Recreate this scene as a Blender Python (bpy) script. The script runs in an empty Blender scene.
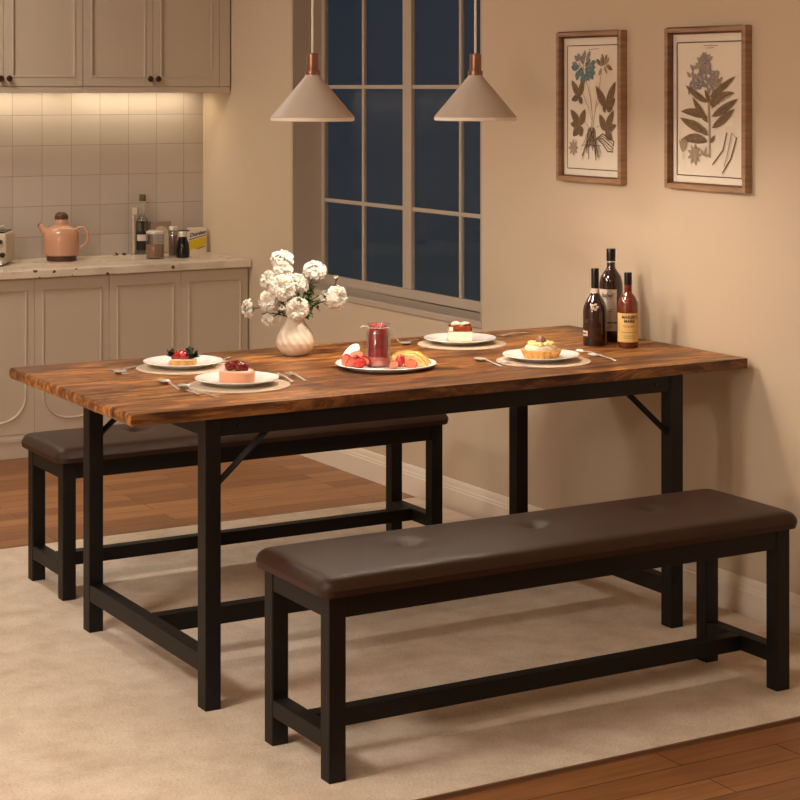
import bpy, bmesh, math, random
from mathutils import Vector, Matrix, noise
random.seed(11)
PI = math.pi
C = bpy.context.scene.collection
# ---------------------------------------------------------------- geometry frame of the room
CAM_H = 1.53
YAW = math.atan2(1115, 1918)            # camera turns clockwise from +Y
FX, FY = math.sin(YAW), math.cos(YAW)   # forward
RX, RY = math.cos(YAW), -math.sin(YAW)  # right
WX = 3.665      # right wall plane
KY = 8.124      # kitchen wall plane
TT = 0.75       # table top height
CT = 0.775      # counter top height

# ---------------------------------------------------------------- helpers
class MB:
    def __init__(s): s.v=[]; s.f=[]; s.m=[]; s.cur=0
    def add(s, vs, fs):
        o=len(s.v); s.v += [tuple(v) for v in vs]
        for f in fs: s.f.append([i+o for i in f]); s.m.append(s.cur)
        return s
    def box(s, x0,x1,y0,y1,z0,z1):
        vs=[(x0,y0,z0),(x1,y0,z0),(x1,y1,z0),(x0,y1,z0),(x0,y0,z1),(x1,y0,z1),(x1,y1,z1),(x0,y1,z1)]
        return s.add(vs,[(0,3,2,1),(4,5,6,7),(0,1,5,4),(1,2,6,5),(2,3,7,6),(3,0,4,7)])
    def lathe(s, prof, n=40, c=(0,0,0), fn=None, cap=True):
        vs=[];fs=[]
        for k,(r,z) in enumerate(prof):
            for i in range(n):
                a=2*PI*i/n; rr=r*(fn(a,z) if fn else 1)
                vs.append((c[0]+rr*math.cos(a), c[1]+rr*math.sin(a), c[2]+z))
        for k in range(len(prof)-1):
            for i in range(n):
                j=(i+1)%n; fs.append((k*n+i,k*n+j,(k+1)*n+j,(k+1)*n+i))
        if cap and prof[0][0]>1e-5: fs.append(tuple(range(n-1,-1,-1)))
        if cap and prof[-1][0]>1e-5: fs.append(tuple((len(prof)-1)*n+i for i in range(n)))
        return s.add(vs,fs)
    def tube(s, pts, r, n=8, cap=True):
        pts=[Vector(p) for p in pts]; rs=r if isinstance(r,(list,tuple)) else [r]*len(pts)
        vs=[];fs=[]; up=None
        for k,p in enumerate(pts):
            t=(pts[min(k+1,len(pts)-1)]-pts[max(k-1,0)]).normalized()
            if up is None: up = Vector((0,0,1)) if abs(t.z)<.9 else Vector((1,0,0))
            a=t.cross(up).normalized(); b=a.cross(t).normalized(); up=b
            for i in range(n):
                q=2*PI*i/n; vs.append(p+a*(rs[k]*math.cos(q))+b*(rs[k]*math.sin(q)))
        for k in range(len(pts)-1):
            for i in range(n):
                j=(i+1)%n; fs.append((k*n+i,(k+1)*n+i,(k+1)*n+j,k*n+j))
        if cap: fs.append(tuple(range(n))); fs.append(tuple((len(pts)-1)*n+i for i in range(n-1,-1,-1)))
        return s.add(vs,fs)
    def prism(s, poly, y0, y1):      # polygon in x,z extruded along y
        n=len(poly); vs=[(x,y0,z) for x,z in poly]+[(x,y1,z) for x,z in poly]
        fs=[tuple(range(n)),tuple(range(2*n-1,n-1,-1))]+[(i,i+n,(i+1)%n+n,(i+1)%n) for i in range(n)]
        return s.add(vs,fs)
    def ball(s, c, r, n=14, m=8, sc=(1,1,1), wob=0, seed=0):
        vs=[];fs=[]
        for k in range(m+1):
            p=PI*k/m
            for i in range(n):
                a=2*PI*i/n; d=Vector((math.sin(p)*math.cos(a),math.sin(p)*math.sin(a),-math.cos(p)))
                w=1+wob*noise.noise(d*2.3+Vector((seed,seed*1.7,0)))
                vs.append((c[0]+d.x*r*sc[0]*w,c[1]+d.y*r*sc[1]*w,c[2]+d.z*r*sc[2]*w))
        for k in range(m):
            for i in range(n):
                j=(i+1)%n; fs.append((k*n+i,k*n+j,(k+1)*n+j,(k+1)*n+i))
        return s.add(vs,fs)
    def xf(s, M, start=0):
        for i in range(start,len(s.v)): s.v[i]=tuple(M@Vector(s.v[i]))
        return s
    def build(s, name, mats, parent=None, bev=0, smooth=None, sub=0, seg=2):
        me=bpy.data.meshes.new(name); me.from_pydata(s.v,[],s.f)
        if not isinstance(mats,(list,tuple)): mats=[mats]
        for m in mats: me.materials.append(m)
        for p,mi in zip(me.polygons,s.m): p.material_index=mi
        bm=bmesh.new(); bm.from_mesh(me)
        bmesh.ops.remove_doubles(bm,verts=bm.verts,dist=1e-6)
        bmesh.ops.recalc_face_normals(bm,faces=bm.faces); bm.to_mesh(me); bm.free()
        o=bpy.data.objects.new(name,me); C.objects.link(o); o.parent=parent
        if bev:
            b=o.modifiers.new('bevel','BEVEL'); b.width=bev; b.segments=seg; b.limit_method='ANGLE'; b.angle_limit=math.radians(40)
        if sub:
            q=o.modifiers.new('sub','SUBSURF'); q.levels=sub; q.render_levels=sub
        if smooth is None: smooth = not bev
        if smooth or sub:
            for p in me.polygons: p.use_smooth=True
            if not sub: me.set_sharp_from_angle(angle=math.radians(38))
        return o
def tag(o,label=None,cat=None,group=None,kind=None):
    if label: o['label']=label
    if cat: o['category']=cat
    if group: o['group']=group
    if kind: o['kind']=kind
    return o
def thing(name,label,cat,loc=(0,0,0),rz=0,group=None):
    o=bpy.data.objects.new(name,None); C.objects.link(o); o.location=loc; o.rotation_euler=(0,0,rz); o.empty_display_size=.05
    return tag(o,label,cat,group)
def copy_tree(o,parent=None):
    c=o.copy(); C.objects.link(c); c.parent=parent
    for ch in list(o.children): copy_tree(ch,c)
    return c
def struct(o): o['kind']='structure'; return o
def text_mesh(txt,size,shear=0,spacing=1.0,ext=0.0002,bold=0.0):
    cu=bpy.data.curves.new('lettering','FONT'); cu.body=txt; cu.size=size; cu.shear=shear; cu.space_character=spacing
    cu.align_x='CENTER'; cu.align_y='CENTER'; cu.extrude=ext; cu.offset=bold
    ob=bpy.data.objects.new('lettering',cu); C.objects.link(ob)
    dg=bpy.context.evaluated_depsgraph_get(); me=bpy.data.meshes.new_from_object(ob.evaluated_get(dg))
    vs=[tuple(v.co) for v in me.vertices]; fs=[tuple(p.vertices) for p in me.polygons]
    bpy.data.objects.remove(ob); bpy.data.meshes.remove(me); bpy.data.curves.remove(cu)
    return vs,fs

# ---------------------------------------------------------------- materials
def srgb(r,g,b): return tuple(((c/255)/12.92 if c/255<=.04045 else ((c/255+.055)/1.055)**2.4) for c in (r,g,b))+(1,)
def mat(name,col,rough=.5,metal=0,bump=0,bscale=40,spec=.5,trans=0,sss=0,coat=0,emis=None,es=0,var=0,vscale=8,ior=1.45):
    m=bpy.data.materials.new(name); m.use_nodes=True; nt=m.node_tree; N=nt.nodes; L=nt.links; b=N['Principled BSDF']
    c=col if len(col)==4 else col+(1,)
    b.inputs['Base Color'].default_value=c; b.inputs['Roughness'].default_value=rough; b.inputs['Metallic'].default_value=metal
    b.inputs['Specular IOR Level'].default_value=spec; b.inputs['Transmission Weight'].default_value=trans; b.inputs['IOR'].default_value=ior
    b.inputs['Coat Weight'].default_value=coat
    if sss: b.inputs['Subsurface Weight'].default_value=sss; b.inputs['Subsurface Scale'].default_value=.01
    if emis: b.inputs['Emission Color'].default_value=emis; b.inputs['Emission Strength'].default_value=es
    tc=N.new('ShaderNodeTexCoord')
    if var:
        n=N.new('ShaderNodeTexNoise'); n.inputs['Scale'].default_value=vscale; n.inputs['Detail'].default_value=5
        L.new(tc.outputs['Object'],n.inputs['Vector'])
        r=N.new('ShaderNodeValToRGB'); r.color_ramp.elements[0].position=.3; r.color_ramp.elements[1].position=.7
        r.color_ramp.elements[0].color=tuple(x*(1-var) for x in c[:3])+(1,); r.color_ramp.elements[1].color=tuple(min(1,x*(1+var)) for x in c[:3])+(1,)
        L.new(n.outputs['Fac'],r.inputs['Fac']); L.new(r.outputs['Color'],b.inputs['Base Color'])
    if bump:
        n=N.new('ShaderNodeTexNoise'); n.inputs['Scale'].default_value=bscale; n.inputs['Detail'].default_value=6
        L.new(tc.outputs['Object'],n.inputs['Vector']); bp=N.new('ShaderNodeBump'); bp.inputs['Strength'].default_value=bump; bp.inputs['Distance'].default_value=.002
        L.new(n.outputs['Fac'],bp.inputs['Height']); L.new(bp.outputs['Normal'],b.inputs['Normal'])
    return m
def ramp(N,stops):
    r=N.new('ShaderNodeValToRGB'); e=r.color_ramp.elements
    e[0].position,e[0].color=stops[0]; e[1].position,e[1].color=stops[-1]
    for p,c in stops[1:-1]:
        q=e.new(p); q.color=c
    return r
def nodes(name):
    m=bpy.data.materials.new(name); m.use_nodes=True; return m,m.node_tree.nodes,m.node_tree.links,m.node_tree.nodes['Principled BSDF']

def mat_table():
    m,N,L,b=nodes('rustic_wood')
    tc=N.new('ShaderNodeTexCoord')
    mp=N.new('ShaderNodeMapping'); mp.inputs['Scale'].default_value=(2.4,10,10); L.new(tc.outputs['Object'],mp.inputs[0])
    n1=N.new('ShaderNodeTexNoise'); n1.inputs['Scale'].default_value=1.8; n1.inputs['Detail'].default_value=8; n1.inputs['Roughness'].default_value=.74; n1.inputs['Distortion'].default_value=1.3
    L.new(mp.outputs[0],n1.inputs['Vector'])
    r=ramp(N,[(.28,srgb(40,23,15)),(.40,srgb(98,56,30)),(.49,srgb(146,91,46)),(.58,srgb(204,142,78)),(.66,srgb(156,98,50)),(.78,srgb(84,48,27))])
    L.new(n1.outputs['Fac'],r.inputs['Fac'])
    mp2=N.new('ShaderNodeMapping'); mp2.inputs['Scale'].default_value=(5,48,48); L.new(tc.outputs['Object'],mp2.inputs[0])
    n2=N.new('ShaderNodeTexNoise'); n2.inputs['Scale'].default_value=1; n2.inputs['Detail'].default_value=4; L.new(mp2.outputs[0],n2.inputs['Vector'])
    r2=ramp(N,[(.34,(.36,.31,.28,1)),(.54,(1.12,1.10,1.05,1))]); L.new(n2.outputs['Fac'],r2.inputs['Fac'])
    mx=N.new('ShaderNodeMixRGB'); mx.blend_type='MULTIPLY'; mx.inputs[0].default_value=.75
    L.new(r.outputs[0],mx.inputs[1]); L.new(r2.outputs[0],mx.inputs[2])
    # broad burnt patches
    n3=N.new('ShaderNodeTexNoise'); n3.inputs['Scale'].default_value=2.1; n3.inputs['Detail'].default_value=4; mp3=N.new('ShaderNodeMapping'); mp3.inputs['Location'].default_value=(4.6,1.2,0); L.new(tc.outputs['Object'],mp3.inputs[0]); L.new(mp3.outputs[0],n3.inputs['Vector'])
    r3=ramp(N,[(.42,(.36,.30,.28,1)),(.58,(1,1,1,1))]); L.new(n3.outputs['Fac'],r3.inputs['Fac'])
    mx2=N.new('ShaderNodeMixRGB'); mx2.blend_type='MULTIPLY'; mx2.inputs[0].default_value=.9
    L.new(mx.outputs[0],mx2.inputs[1]); L.new(r3.outputs[0],mx2.inputs[2])
    # board joints
    sx=N.new('ShaderNodeSeparateXYZ'); L.new(tc.outputs['Object'],sx.inputs[0])
    md=N.new('ShaderNodeMath'); md.operation='PINGPONG'; md.inputs[1].default_value=.075; L.new(sx.outputs['Y'],md.inputs[0])
    lt=N.new('ShaderNodeMath'); lt.operation='LESS_THAN'; lt.inputs[1].default_value=.0022; L.new(md.outputs[0],lt.inputs[0])
    ml=N.new('ShaderNodeMath'); ml.operation='MULTIPLY'; ml.inputs[1].default_value=.45; L.new(lt.outputs[0],ml.inputs[0])
    mx3=N.new('ShaderNodeMixRGB'); mx3.inputs[2].default_value=srgb(40,24,14); L.new(ml.outputs[0],mx3.inputs[0]); L.new(mx2.outputs[0],mx3.inputs[1])
    L.new(mx3.outputs[0],b.inputs['Base Color'])
    b.inputs['Roughness'].default_value=.42; b.inputs['Specular IOR Level'].default_value=.4
    bp=N.new('ShaderNodeBump'); bp.inputs['Strength'].default_value=.25; bp.inputs['Distance'].default_value=.002
    L.new(n2.outputs['Fac'],bp.inputs['Height']); L.new(bp.outputs[0],b.inputs['Normal'])
    return m
def mat_floor():
    m,N,L,b=nodes('oak_planks')
    tc=N.new('ShaderNodeTexCoord')
    br=N.new('ShaderNodeTexBrick'); br.offset=.37; br.offset_frequency=2
    br.inputs['Scale'].default_value=1; br.inputs['Brick Width'].default_value=.75; br.inputs['Row Height'].default_value=.095
    br.inputs['Mortar Size'].default_value=.0016; br.inputs['Mortar Smooth'].default_value=0; br.inputs['Bias'].default_value=0
    br.inputs['Color1'].default_value=(0,0,0,1); br.inputs['Color2'].default_value=(1,1,1,1); br.inputs['Mortar'].default_value=(.5,.5,.5,1)
    L.new(tc.outputs['Object'],br.inputs['Vector'])
    r=ramp(N,[(0,srgb(140,92,56)),(.5,srgb(154,104,64)),(1,srgb(176,124,78))]); L.new(br.outputs['Color'],r.inputs['Fac'])
    mp=N.new('ShaderNodeMapping'); mp.inputs['Scale'].default_value=(2.2,26,1); L.new(tc.outputs['Object'],mp.inputs[0])
    n=N.new('ShaderNodeTexNoise'); n.inputs['Scale'].default_value=2; n.inputs['Detail'].default_value=7; n.inputs['Distortion'].default_value=.6; L.new(mp.outputs[0],n.inputs['Vector'])
    r2=ramp(N,[(.3,(.7,.65,.6,1)),(.62,(1.08,1.06,1.04,1))]); L.new(n.outputs['Fac'],r2.inputs['Fac'])
    mx=N.new('ShaderNodeMixRGB'); mx.blend_type='MULTIPLY'; mx.inputs[0].default_value=.8; L.new(r.outputs[0],mx.inputs[1]); L.new(r2.outputs[0],mx.inputs[2])
    mx3=N.new('ShaderNodeMixRGB'); mx3.inputs[2].default_value=srgb(60,36,22); L.new(br.outputs['Fac'],mx3.inputs[0]); L.new(mx.outputs[0],mx3.inputs[1])
    L.new(mx3.outputs[0],b.inputs['Base Color']); b.inputs['Roughness'].default_value=.42
    return m
def mat_tile():
    m,N,L,b=nodes('zellige_tile')
    tc=N.new('ShaderNodeTexCoord'); sx=N.new('ShaderNodeSeparateXYZ'); L.new(tc.outputs['Object'],sx.inputs[0])
    cb=N.new('ShaderNodeCombineXYZ'); ax=N.new('ShaderNodeMath'); ax.inputs[1].default_value=-2.754+.1358*30; L.new(sx.outputs['X'],ax.inputs[0])
    az=N.new('ShaderNodeMath'); az.inputs[1].default_value=-1.271+.134*20; L.new(sx.outputs['Z'],az.inputs[0])
    L.new(ax.outputs[0],cb.inputs[0]); L.new(az.outputs[0],cb.inputs[1])
    br=N.new('ShaderNodeTexBrick'); br.offset=0; br.inputs['Scale'].default_value=1; br.inputs['Brick Width'].default_value=.1358; br.inputs['Row Height'].default_value=.134
    br.inputs['Mortar Size'].default_value=.0016; br.inputs['Mortar Smooth'].default_value=.4
    br.inputs['Color1'].default_value=srgb(178,165,152); br.inputs['Color2'].default_value=srgb(190,177,164); br.inputs['Mortar'].default_value=srgb(152,134,118)
    L.new(cb.outputs[0],br.inputs['Vector']); L.new(br.outputs['Color'],b.inputs['Base Color'])
    n=N.new('ShaderNodeTexNoise'); n.inputs['Scale'].default_value=14; L.new(tc.outputs['Object'],n.inputs['Vector'])
    s=N.new('ShaderNodeMath'); s.operation='MULTIPLY_ADD'; s.inputs[1].default_value=-1.5; L.new(br.outputs['Fac'],s.inputs[0]); L.new(n.outputs['Fac'],s.inputs[2])
    bp=N.new('ShaderNodeBump'); bp.inputs['Strength'].default_value=.35; bp.inputs['Distance'].default_value=.002; L.new(s.outputs[0],bp.inputs['Height']); L.new(bp.outputs[0],b.inputs['Normal'])
    b.inputs['Roughness'].default_value=.32
    return m
def mat_stone():
    m,N,L,b=nodes('speckled_stone')
    tc=N.new('ShaderNodeTexCoord')
    v=N.new('ShaderNodeTexVoronoi'); v.inputs['Scale'].default_value=34; L.new(tc.outputs['Object'],v.inputs['Vector'])
    n=N.new('ShaderNodeTexNoise'); n.inputs['Scale'].default_value=9; n.inputs['Detail'].default_value=6; L.new(tc.outputs['Object'],n.inputs['Vector'])
    r=ramp(N,[(.35,srgb(200,182,160)),(.6,srgb(222,206,186))]); L.new(n.outputs['Fac'],r.inputs['Fac'])
    # only some cells carry a dark chip
    sep=N.new('ShaderNodeSeparateColor'); L.new(v.outputs['Color'],sep.inputs[0])
    th=N.new('ShaderNodeMath'); th.operation='MULTIPLY'; th.inputs[1].default_value=.42; L.new(sep.outputs[0],th.inputs[0])
    th2=N.new('ShaderNodeMath'); th2.operation='SUBTRACT'; L.new(th.outputs[0],th2.inputs[0]); th2.inputs[1].default_value=0.02
    sel=N.new('ShaderNodeMath'); sel.operation='GREATER_THAN'; sel.inputs[1].default_value=.72; L.new(sep.outputs[1],sel.inputs[0])
    lt=N.new('ShaderNodeMath'); lt.operation='LESS_THAN'; L.new(v.outputs['Distance'],lt.inputs[0]); L.new(th2.outputs[0],lt.inputs[1])
    an=N.new('ShaderNodeMath'); an.operation='MULTIPLY'; L.new(lt.outputs[0],an.inputs[0]); L.new(sel.outputs[0],an.inputs[1])
    mx=N.new('ShaderNodeMixRGB'); mx.inputs[2].default_value=srgb(92,52,34); L.new(an.outputs[0],mx.inputs[0]); L.new(r.outputs[0],mx.inputs[1])
    L.new(mx.outputs[0],b.inputs['Base Color']); b.inputs['Roughness'].default_value=.3
    return m
def mat_rug():
    m,N,L,b=nodes('rug_pile')
    tc=N.new('ShaderNodeTexCoord')
    n=N.new('ShaderNodeTexNoise'); n.inputs['Scale'].default_value=8; n.inputs['Detail'].default_value=9; n.inputs['Roughness'].default_value=.65; L.new(tc.outputs['Object'],n.inputs['Vector'])
    r=ramp(N,[(.33,srgb(214,193,171)),(.5,srgb(228,208,186)),(.68,srgb(238,221,201))]); L.new(n.outputs['Fac'],r.inputs['Fac'])
    mp=N.new('ShaderNodeMapping'); mp.inputs['Scale'].default_value=(130,320,100); L.new(tc.outputs['Object'],mp.inputs[0])
    n2=N.new('ShaderNodeTexNoise'); n2.inputs['Scale'].default_value=1; n2.inputs['Detail'].default_value=3; L.new(mp.outputs[0],n2.inputs['Vector'])
    r2=ramp(N,[(.33,(.84,.82,.8,1)),(.6,(1.03,1.03,1.03,1))]); L.new(n2.outputs['Fac'],r2.inputs['Fac'])
    mx=N.new('ShaderNodeMixRGB'); mx.blend_type='MULTIPLY'; mx.inputs[0].default_value=1; L.new(r.outputs[0],mx.inputs[1]); L.new(r2.outputs[0],mx.inputs[2])
    L.new(mx.outputs[0],b.inputs['Base Color']); b.inputs['Roughness'].default_value=.95; b.inputs['Specular IOR Level'].default_value=.1
    bp=N.new('ShaderNodeBump'); bp.inputs['Strength'].default_value=.5; bp.inputs['Distance'].default_value=.004; L.new(n2.outputs['Fac'],bp.inputs['Height']); L.new(bp.outputs[0],b.inputs['Normal'])
    return m
def mat_lightwood(name,c0,c1,sc=(60,60,5)):
    m,N,L,b=nodes(name); tc=N.new('ShaderNodeTexCoord'); mp=N.new('ShaderNodeMapping'); mp.inputs['Scale'].default_value=sc; L.new(tc.outputs['Object'],mp.inputs[0])
    n=N.new('ShaderNodeTexNoise'); n.inputs['Scale'].default_value=1; n.inputs['Detail'].default_value=5; L.new(mp.outputs[0],n.inputs['Vector'])
    r=ramp(N,[(.3,c0),(.7,c1)]); L.new(n.outputs['Fac'],r.inputs['Fac']); L.new(r.outputs[0],b.inputs['Base Color']); b.inputs['Roughness'].default_value=.5
    return m
M={}
M['wall']=mat('wall_paint',srgb(208,188,163),.85,bump=.12,bscale=160,spec=.2)
M['ceiling']=mat('ceiling_paint',srgb(226,214,198),.9)
M['trim']=mat('trim_paint',srgb(236,222,204),.5)
M['winframe']=mat('window_paint',srgb(186,170,152),.5)
M['reveal']=mat('reveal_paint',srgb(186,168,148),.6)
M['table']=mat_table(); M['floor']=mat_floor(); M['tile']=mat_tile(); M['stone']=mat_stone(); M['rug']=mat_rug()
M['rug_edge']=mat('rug_binding',srgb(128,98,72),.9)
M['steel']=mat('black_steel',srgb(20,15,13),.5,0,bump=.05,bscale=300,spec=.35)
M['leather']=mat('brown_leather',srgb(54,33,22),.46,bump=.4,bscale=260,spec=.3,var=.06,vscale=20)
M['cab']=mat('cabinet_paint',srgb(196,180,159),.5)
M['knob']=mat('bronze_knob',srgb(84,62,46),.35,.8)
M['copper']=mat('brushed_copper',srgb(156,116,98),.32,.75)
M['shade']=mat('shade_enamel',srgb(196,182,168),.5)
M['shade_in']=mat('shade_lining',srgb(240,228,210),.6)
M['cord']=mat('white_cord',srgb(232,222,205),.6)
M['bulb']=mat('bulb_glass',(1,.9,.75,1),.4,emis=(1,.78,.5,1),es=18)
M['porcelain']=mat('white_porcelain',srgb(250,248,244),.15,spec=.5)
M['mat']=mat('felt_placemat',srgb(205,184,160),.9,bump=.3,bscale=400)
M['silver']=mat('polished_steel',srgb(232,226,216),.24,.5)
M['vase']=mat('cream_ceramic',srgb(228,212,192),.4,bump=.1,bscale=200)
def mat_petal():
    m,N,L,b=nodes('white_petal'); b.inputs['Base Color'].default_value=srgb(226,217,204); b.inputs['Roughness'].default_value=.6
    b.inputs['Subsurface Weight'].default_value=.05; b.inputs['Subsurface Scale'].default_value=.002; return m
M['petal']=mat_petal(); M['petal_core']=mat('petal_core',srgb(226,190,160),.7)
M['stem']=mat('green_stem',srgb(74,84,44),.6); M['leaf']=mat('dull_green_leaf',srgb(70,82,46),.55)
M['glass']=mat('clear_glass',(1,1,1,1),.02,trans=1,ior=1.45)
def mat_pane():
    m,N,L,b=nodes('window_glass'); out=N['Material Output']; t=N.new('ShaderNodeBsdfTransparent'); t.inputs[0].default_value=(.9,.93,.96,1)
    g=N.new('ShaderNodeBsdfGlossy'); g.inputs['Roughness'].default_value=.03; g.inputs[0].default_value=(.8,.8,.8,1)
    fr=N.new('ShaderNodeLayerWeight'); fr.inputs[0].default_value=.5; mx=N.new('ShaderNodeMixShader')
    pw=N.new('ShaderNodeMath'); pw.operation='POWER'; pw.inputs[1].default_value=4; L.new(fr.outputs['Facing'],pw.inputs[0])
    ma=N.new('ShaderNodeMath'); ma.operation='MULTIPLY_ADD'; ma.inputs[1].default_value=.16; ma.inputs[2].default_value=.012; L.new(pw.outputs[0],ma.inputs[0]); L.new(ma.outputs[0],mx.inputs[0]); L.new(t.outputs[0],mx.inputs[1]); L.new(g.outputs[0],mx.inputs[2]); L.new(mx.outputs[0],out.inputs[0]); return m
M['pane']=mat_pane()
M['thinglass']=mat_pane(); M['thinglass'].name='thin_glass'
for n_ in M['thinglass'].node_tree.nodes:
    if n_.type=='MATH' and n_.operation=='MULTIPLY_ADD': n_.inputs[1].default_value=.5; n_.inputs[2].default_value=.07
M['dark_glass']=mat('dark_bottle_glass',srgb(44,20,16),.06,spec=.7,coat=.5)
M['amber']=mat('amber_liquor',srgb(104,40,20),.06,spec=.7,coat=.5)
M['foil']=mat('black_foil',srgb(26,20,17),.3,.3)
M['redfoil']=mat('red_wax',srgb(110,26,16),.35)
M['label_w']=mat('grey_paper',srgb(205,188,172),.7)
M['label_y']=mat('ochre_paper',srgb(222,184,116),.7)
M['ink']=mat('black_ink',srgb(34,24,20),.7)
M['ink_b']=mat('brown_ink',srgb(120,72,40),.7)
M['gold']=mat('gold_foil',srgb(200,150,70),.35,.8)
M['cream']=mat('whipped_cream',srgb(246,232,206),.55,sss=.1)
M['mousse']=mat('pink_mousse',srgb(226,160,126),.5,sss=.1)
M['mousse_top']=mat('pale_mousse_top',srgb(238,206,178),.5)
M['cherry']=mat('dark_cherry',srgb(120,16,20),.2,coat=.4)
M['berry']=mat('red_strawberry',srgb(206,36,26),.22,bump=.9,bscale=420,coat=.5,var=.2,vscale=200)
M['tartberry']=mat('glazed_strawberry',srgb(176,38,42),.2,coat=.6,var=.3,vscale=150)
M['berry_in']=mat('pink_strawberry_flesh',srgb(238,132,104),.35,var=.22,vscale=130)
M['crust']=mat('golden_crust',srgb(222,164,92),.7,bump=.5,bscale=300,var=.22,vscale=120)
M['glaze']=mat('caramel_glaze',srgb(140,58,26),.2,coat=.5,var=.3,vscale=90)
M['darkleaf']=mat('dark_leaf',srgb(44,46,28),.5)
M['pine']=mat('yellow_fruit',srgb(250,224,146),.4,bump=.6,bscale=240,var=.15,vscale=130)
M['pine_skin']=mat('fruit_rind',srgb(214,166,84),.6)
M['mauve']=mat('chestnut_piece',srgb(140,98,86),.4)
M['jam']=mat('raspberry_jam',srgb(176,46,48),.3,var=.35,vscale=90,coat=.3)
M['kettle']=mat('terracotta_enamel',srgb(200,148,118),.25,coat=.3)
M['kwood']=mat('dark_walnut',srgb(84,52,34),.5)
M['applestone']=mat('appliance_body',srgb(196,176,152),.35)
M['black']=mat('black_plastic',srgb(22,20,20),.35)
M['brownpow']=mat('brown_spice',srgb(160,110,74),.8,bump=.4,bscale=400)
M['greycard']=mat('grey_card',srgb(150,126,108),.7)
M['palecard']=mat('pale_card',srgb(196,176,152),.7)
M['yellow']=mat('yellow_card',srgb(216,184,30),.6)
M['whitecard']=mat('white_card',srgb(226,208,190),.6)
M['navy']=mat('navy_ink',srgb(30,36,70),.6)
M['cork']=mat('green_stopper',srgb(84,82,52),.6)
M['paper']=mat('print_paper',srgb(236,222,202),.8)
M['frame']=mat_lightwood('walnut_frame',srgb(138,104,76),srgb(176,138,106),(8,8,60))
M['frame_in']=mat_lightwood('walnut_inner',srgb(96,62,42),srgb(120,84,58),(8,8,60))
M['l_brown']=mat('print_leaf_brown',srgb(128,104,76),.8,var=.25,vscale=180)
M['l_dark']=mat('print_line',srgb(84,62,44),.8)
M['l_blue']=mat('print_blue',srgb(104,126,122),.8,var=.25,vscale=220)
M['l_lilac']=mat('print_lilac',srgb(146,136,134),.8,var=.35,vscale=260)
M['l_grey']=mat('print_grey',srgb(166,146,122),.8)
M['strip']=mat('led_diffuser',(1,.9,.7,1),.5,emis=(1,.80,.50,1),es=9)
M['fillglow']=mat('fill_diffuser',(1,.95,.85,1),.5,emis=(1,.83,.6,1),es=3)

# ---------------------------------------------------------------- the room
RX0,RY0,RZ=-1.7,-1.3,2.65
struct(MB().box(RX0,WX,RY0,KY,-.1,0).build('floor',M['floor'],smooth=False))
struct(MB().box(RX0,WX+.17,RY0,KY+.1,RZ,RZ+.1).build('ceiling',M['ceiling'],smooth=False))
struct(MB().box(RX0-.1,WX+.17,KY,KY+.1,-.1,RZ).build('wall_back',M['wall'],smooth=False))
struct(MB().box(RX0-.1,RX0,RY0,KY,-.1,RZ).build('wall_left',M['wall'],smooth=False))
struct(MB().box(RX0-.1,WX+.17,RY0-.1,RY0,-.1,RZ).build('wall_front',M['wall'],smooth=False))
# right wall with window opening
WY0,WY1,WZ0,WZ1=5.727,7.215,.685,2.42
TH=.17
w=MB()
w.box(WX,WX+TH,RY0,WY0,-.1,RZ); w.box(WX,WX+TH,WY1,KY,-.1,RZ); w.box(WX,WX+TH,WY0,WY1,-.1,WZ0); w.box(WX,WX+TH,WY0,WY1,WZ1,RZ)
struct(w.build('wall_right',M['wall'],smooth=False))
# backsplash
struct(MB().box(RX0,WX,KY-.008,KY,CT,1.515).build('trim_1',M['tile'],smooth=False))
# baseboard right (moulded profile), stops at the kitchen cabinets
def profile_y(prof,y0,y1):     # prof: (inset from wall, z)
    mb=MB(); n=len(prof); vs=[(WX-a,y0,z) for a,z in prof]+[(WX-a,y1,z) for a,z in prof]
    mb.add(vs,[tuple(range(n)),tuple(range(2*n-1,n-1,-1))]+[(i,i+n,(i+1)%n+n,(i+1)%n) for i in range(n)]); return mb
struct(profile_y([(0,0),(.016,0),(.016,.072),(.013,.076),(.013,.082),(.010,.086),(.008,.098),(.005,.106),(0,.108)],RY0,7.56).build('baseboard_right',M['trim'],smooth=False))
# window: lining, frame, panes
XF=WX+.135
st=struct(MB().box(WX-.0,XF+.03,WY0,WY1,WZ0,WZ0+.001).build('trim_2',M['reveal'],smooth=False))
l=MB(); l.box(WX+.001,XF,WY1-.012,WY1,WZ0,WZ1); l.box(WX+.001,XF,WY0,WY0+.012,WZ0,WZ1); l.box(WX+.001,XF,WY0+.012,WY1-.012,WZ1-.012,WZ1)
struct(l.build('trim_3',M['reveal'],smooth=False))
sill=struct(MB().box(WX-.006,XF,WY0-.0,WY1,WZ0-.012,WZ0+.014).build('trim_4',M['winframe'],bev=.004))
win=tag(thing('window_1',None,None,(XF,0,0)),kind='structure')
f=MB(); Y0=WY0+.012; Y1=WY1-.012; ZB=WZ0+.014; ZT=WZ1-.012
f.box(0,.018,Y1-.03,Y1,ZB,ZT); f.box(0,.018,Y0,Y0+.03,ZB,ZT); f.box(0,.018,Y0+.03,Y1-.03,ZB,ZB+.04); f.box(0,.018,Y0+.03,Y1-.03,ZT-.04,ZT)
f.box(-.002,.018,6.448,6.515,ZB+.04,ZT-.04)
f.build('window_frame',M['winframe'],win,bev=.003)
bars=MB()
for (a,b2,c) in ((6.517,Y1-.03,6.841),(Y0+.03,6.444,6.092)):
    bars.box(.001,.016,c-.0085,c+.0085,ZB+.04,ZT-.04)
    for z in (1.053,1.53,2.0):
        bars.box(.001,.016,a,c-.0085,z-.008,z+.008); bars.box(.001,.016,c+.0085,b2,z-.008,z+.008)
bars.build('glazing_bars',M['winframe'],win,bev=.002)
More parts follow.
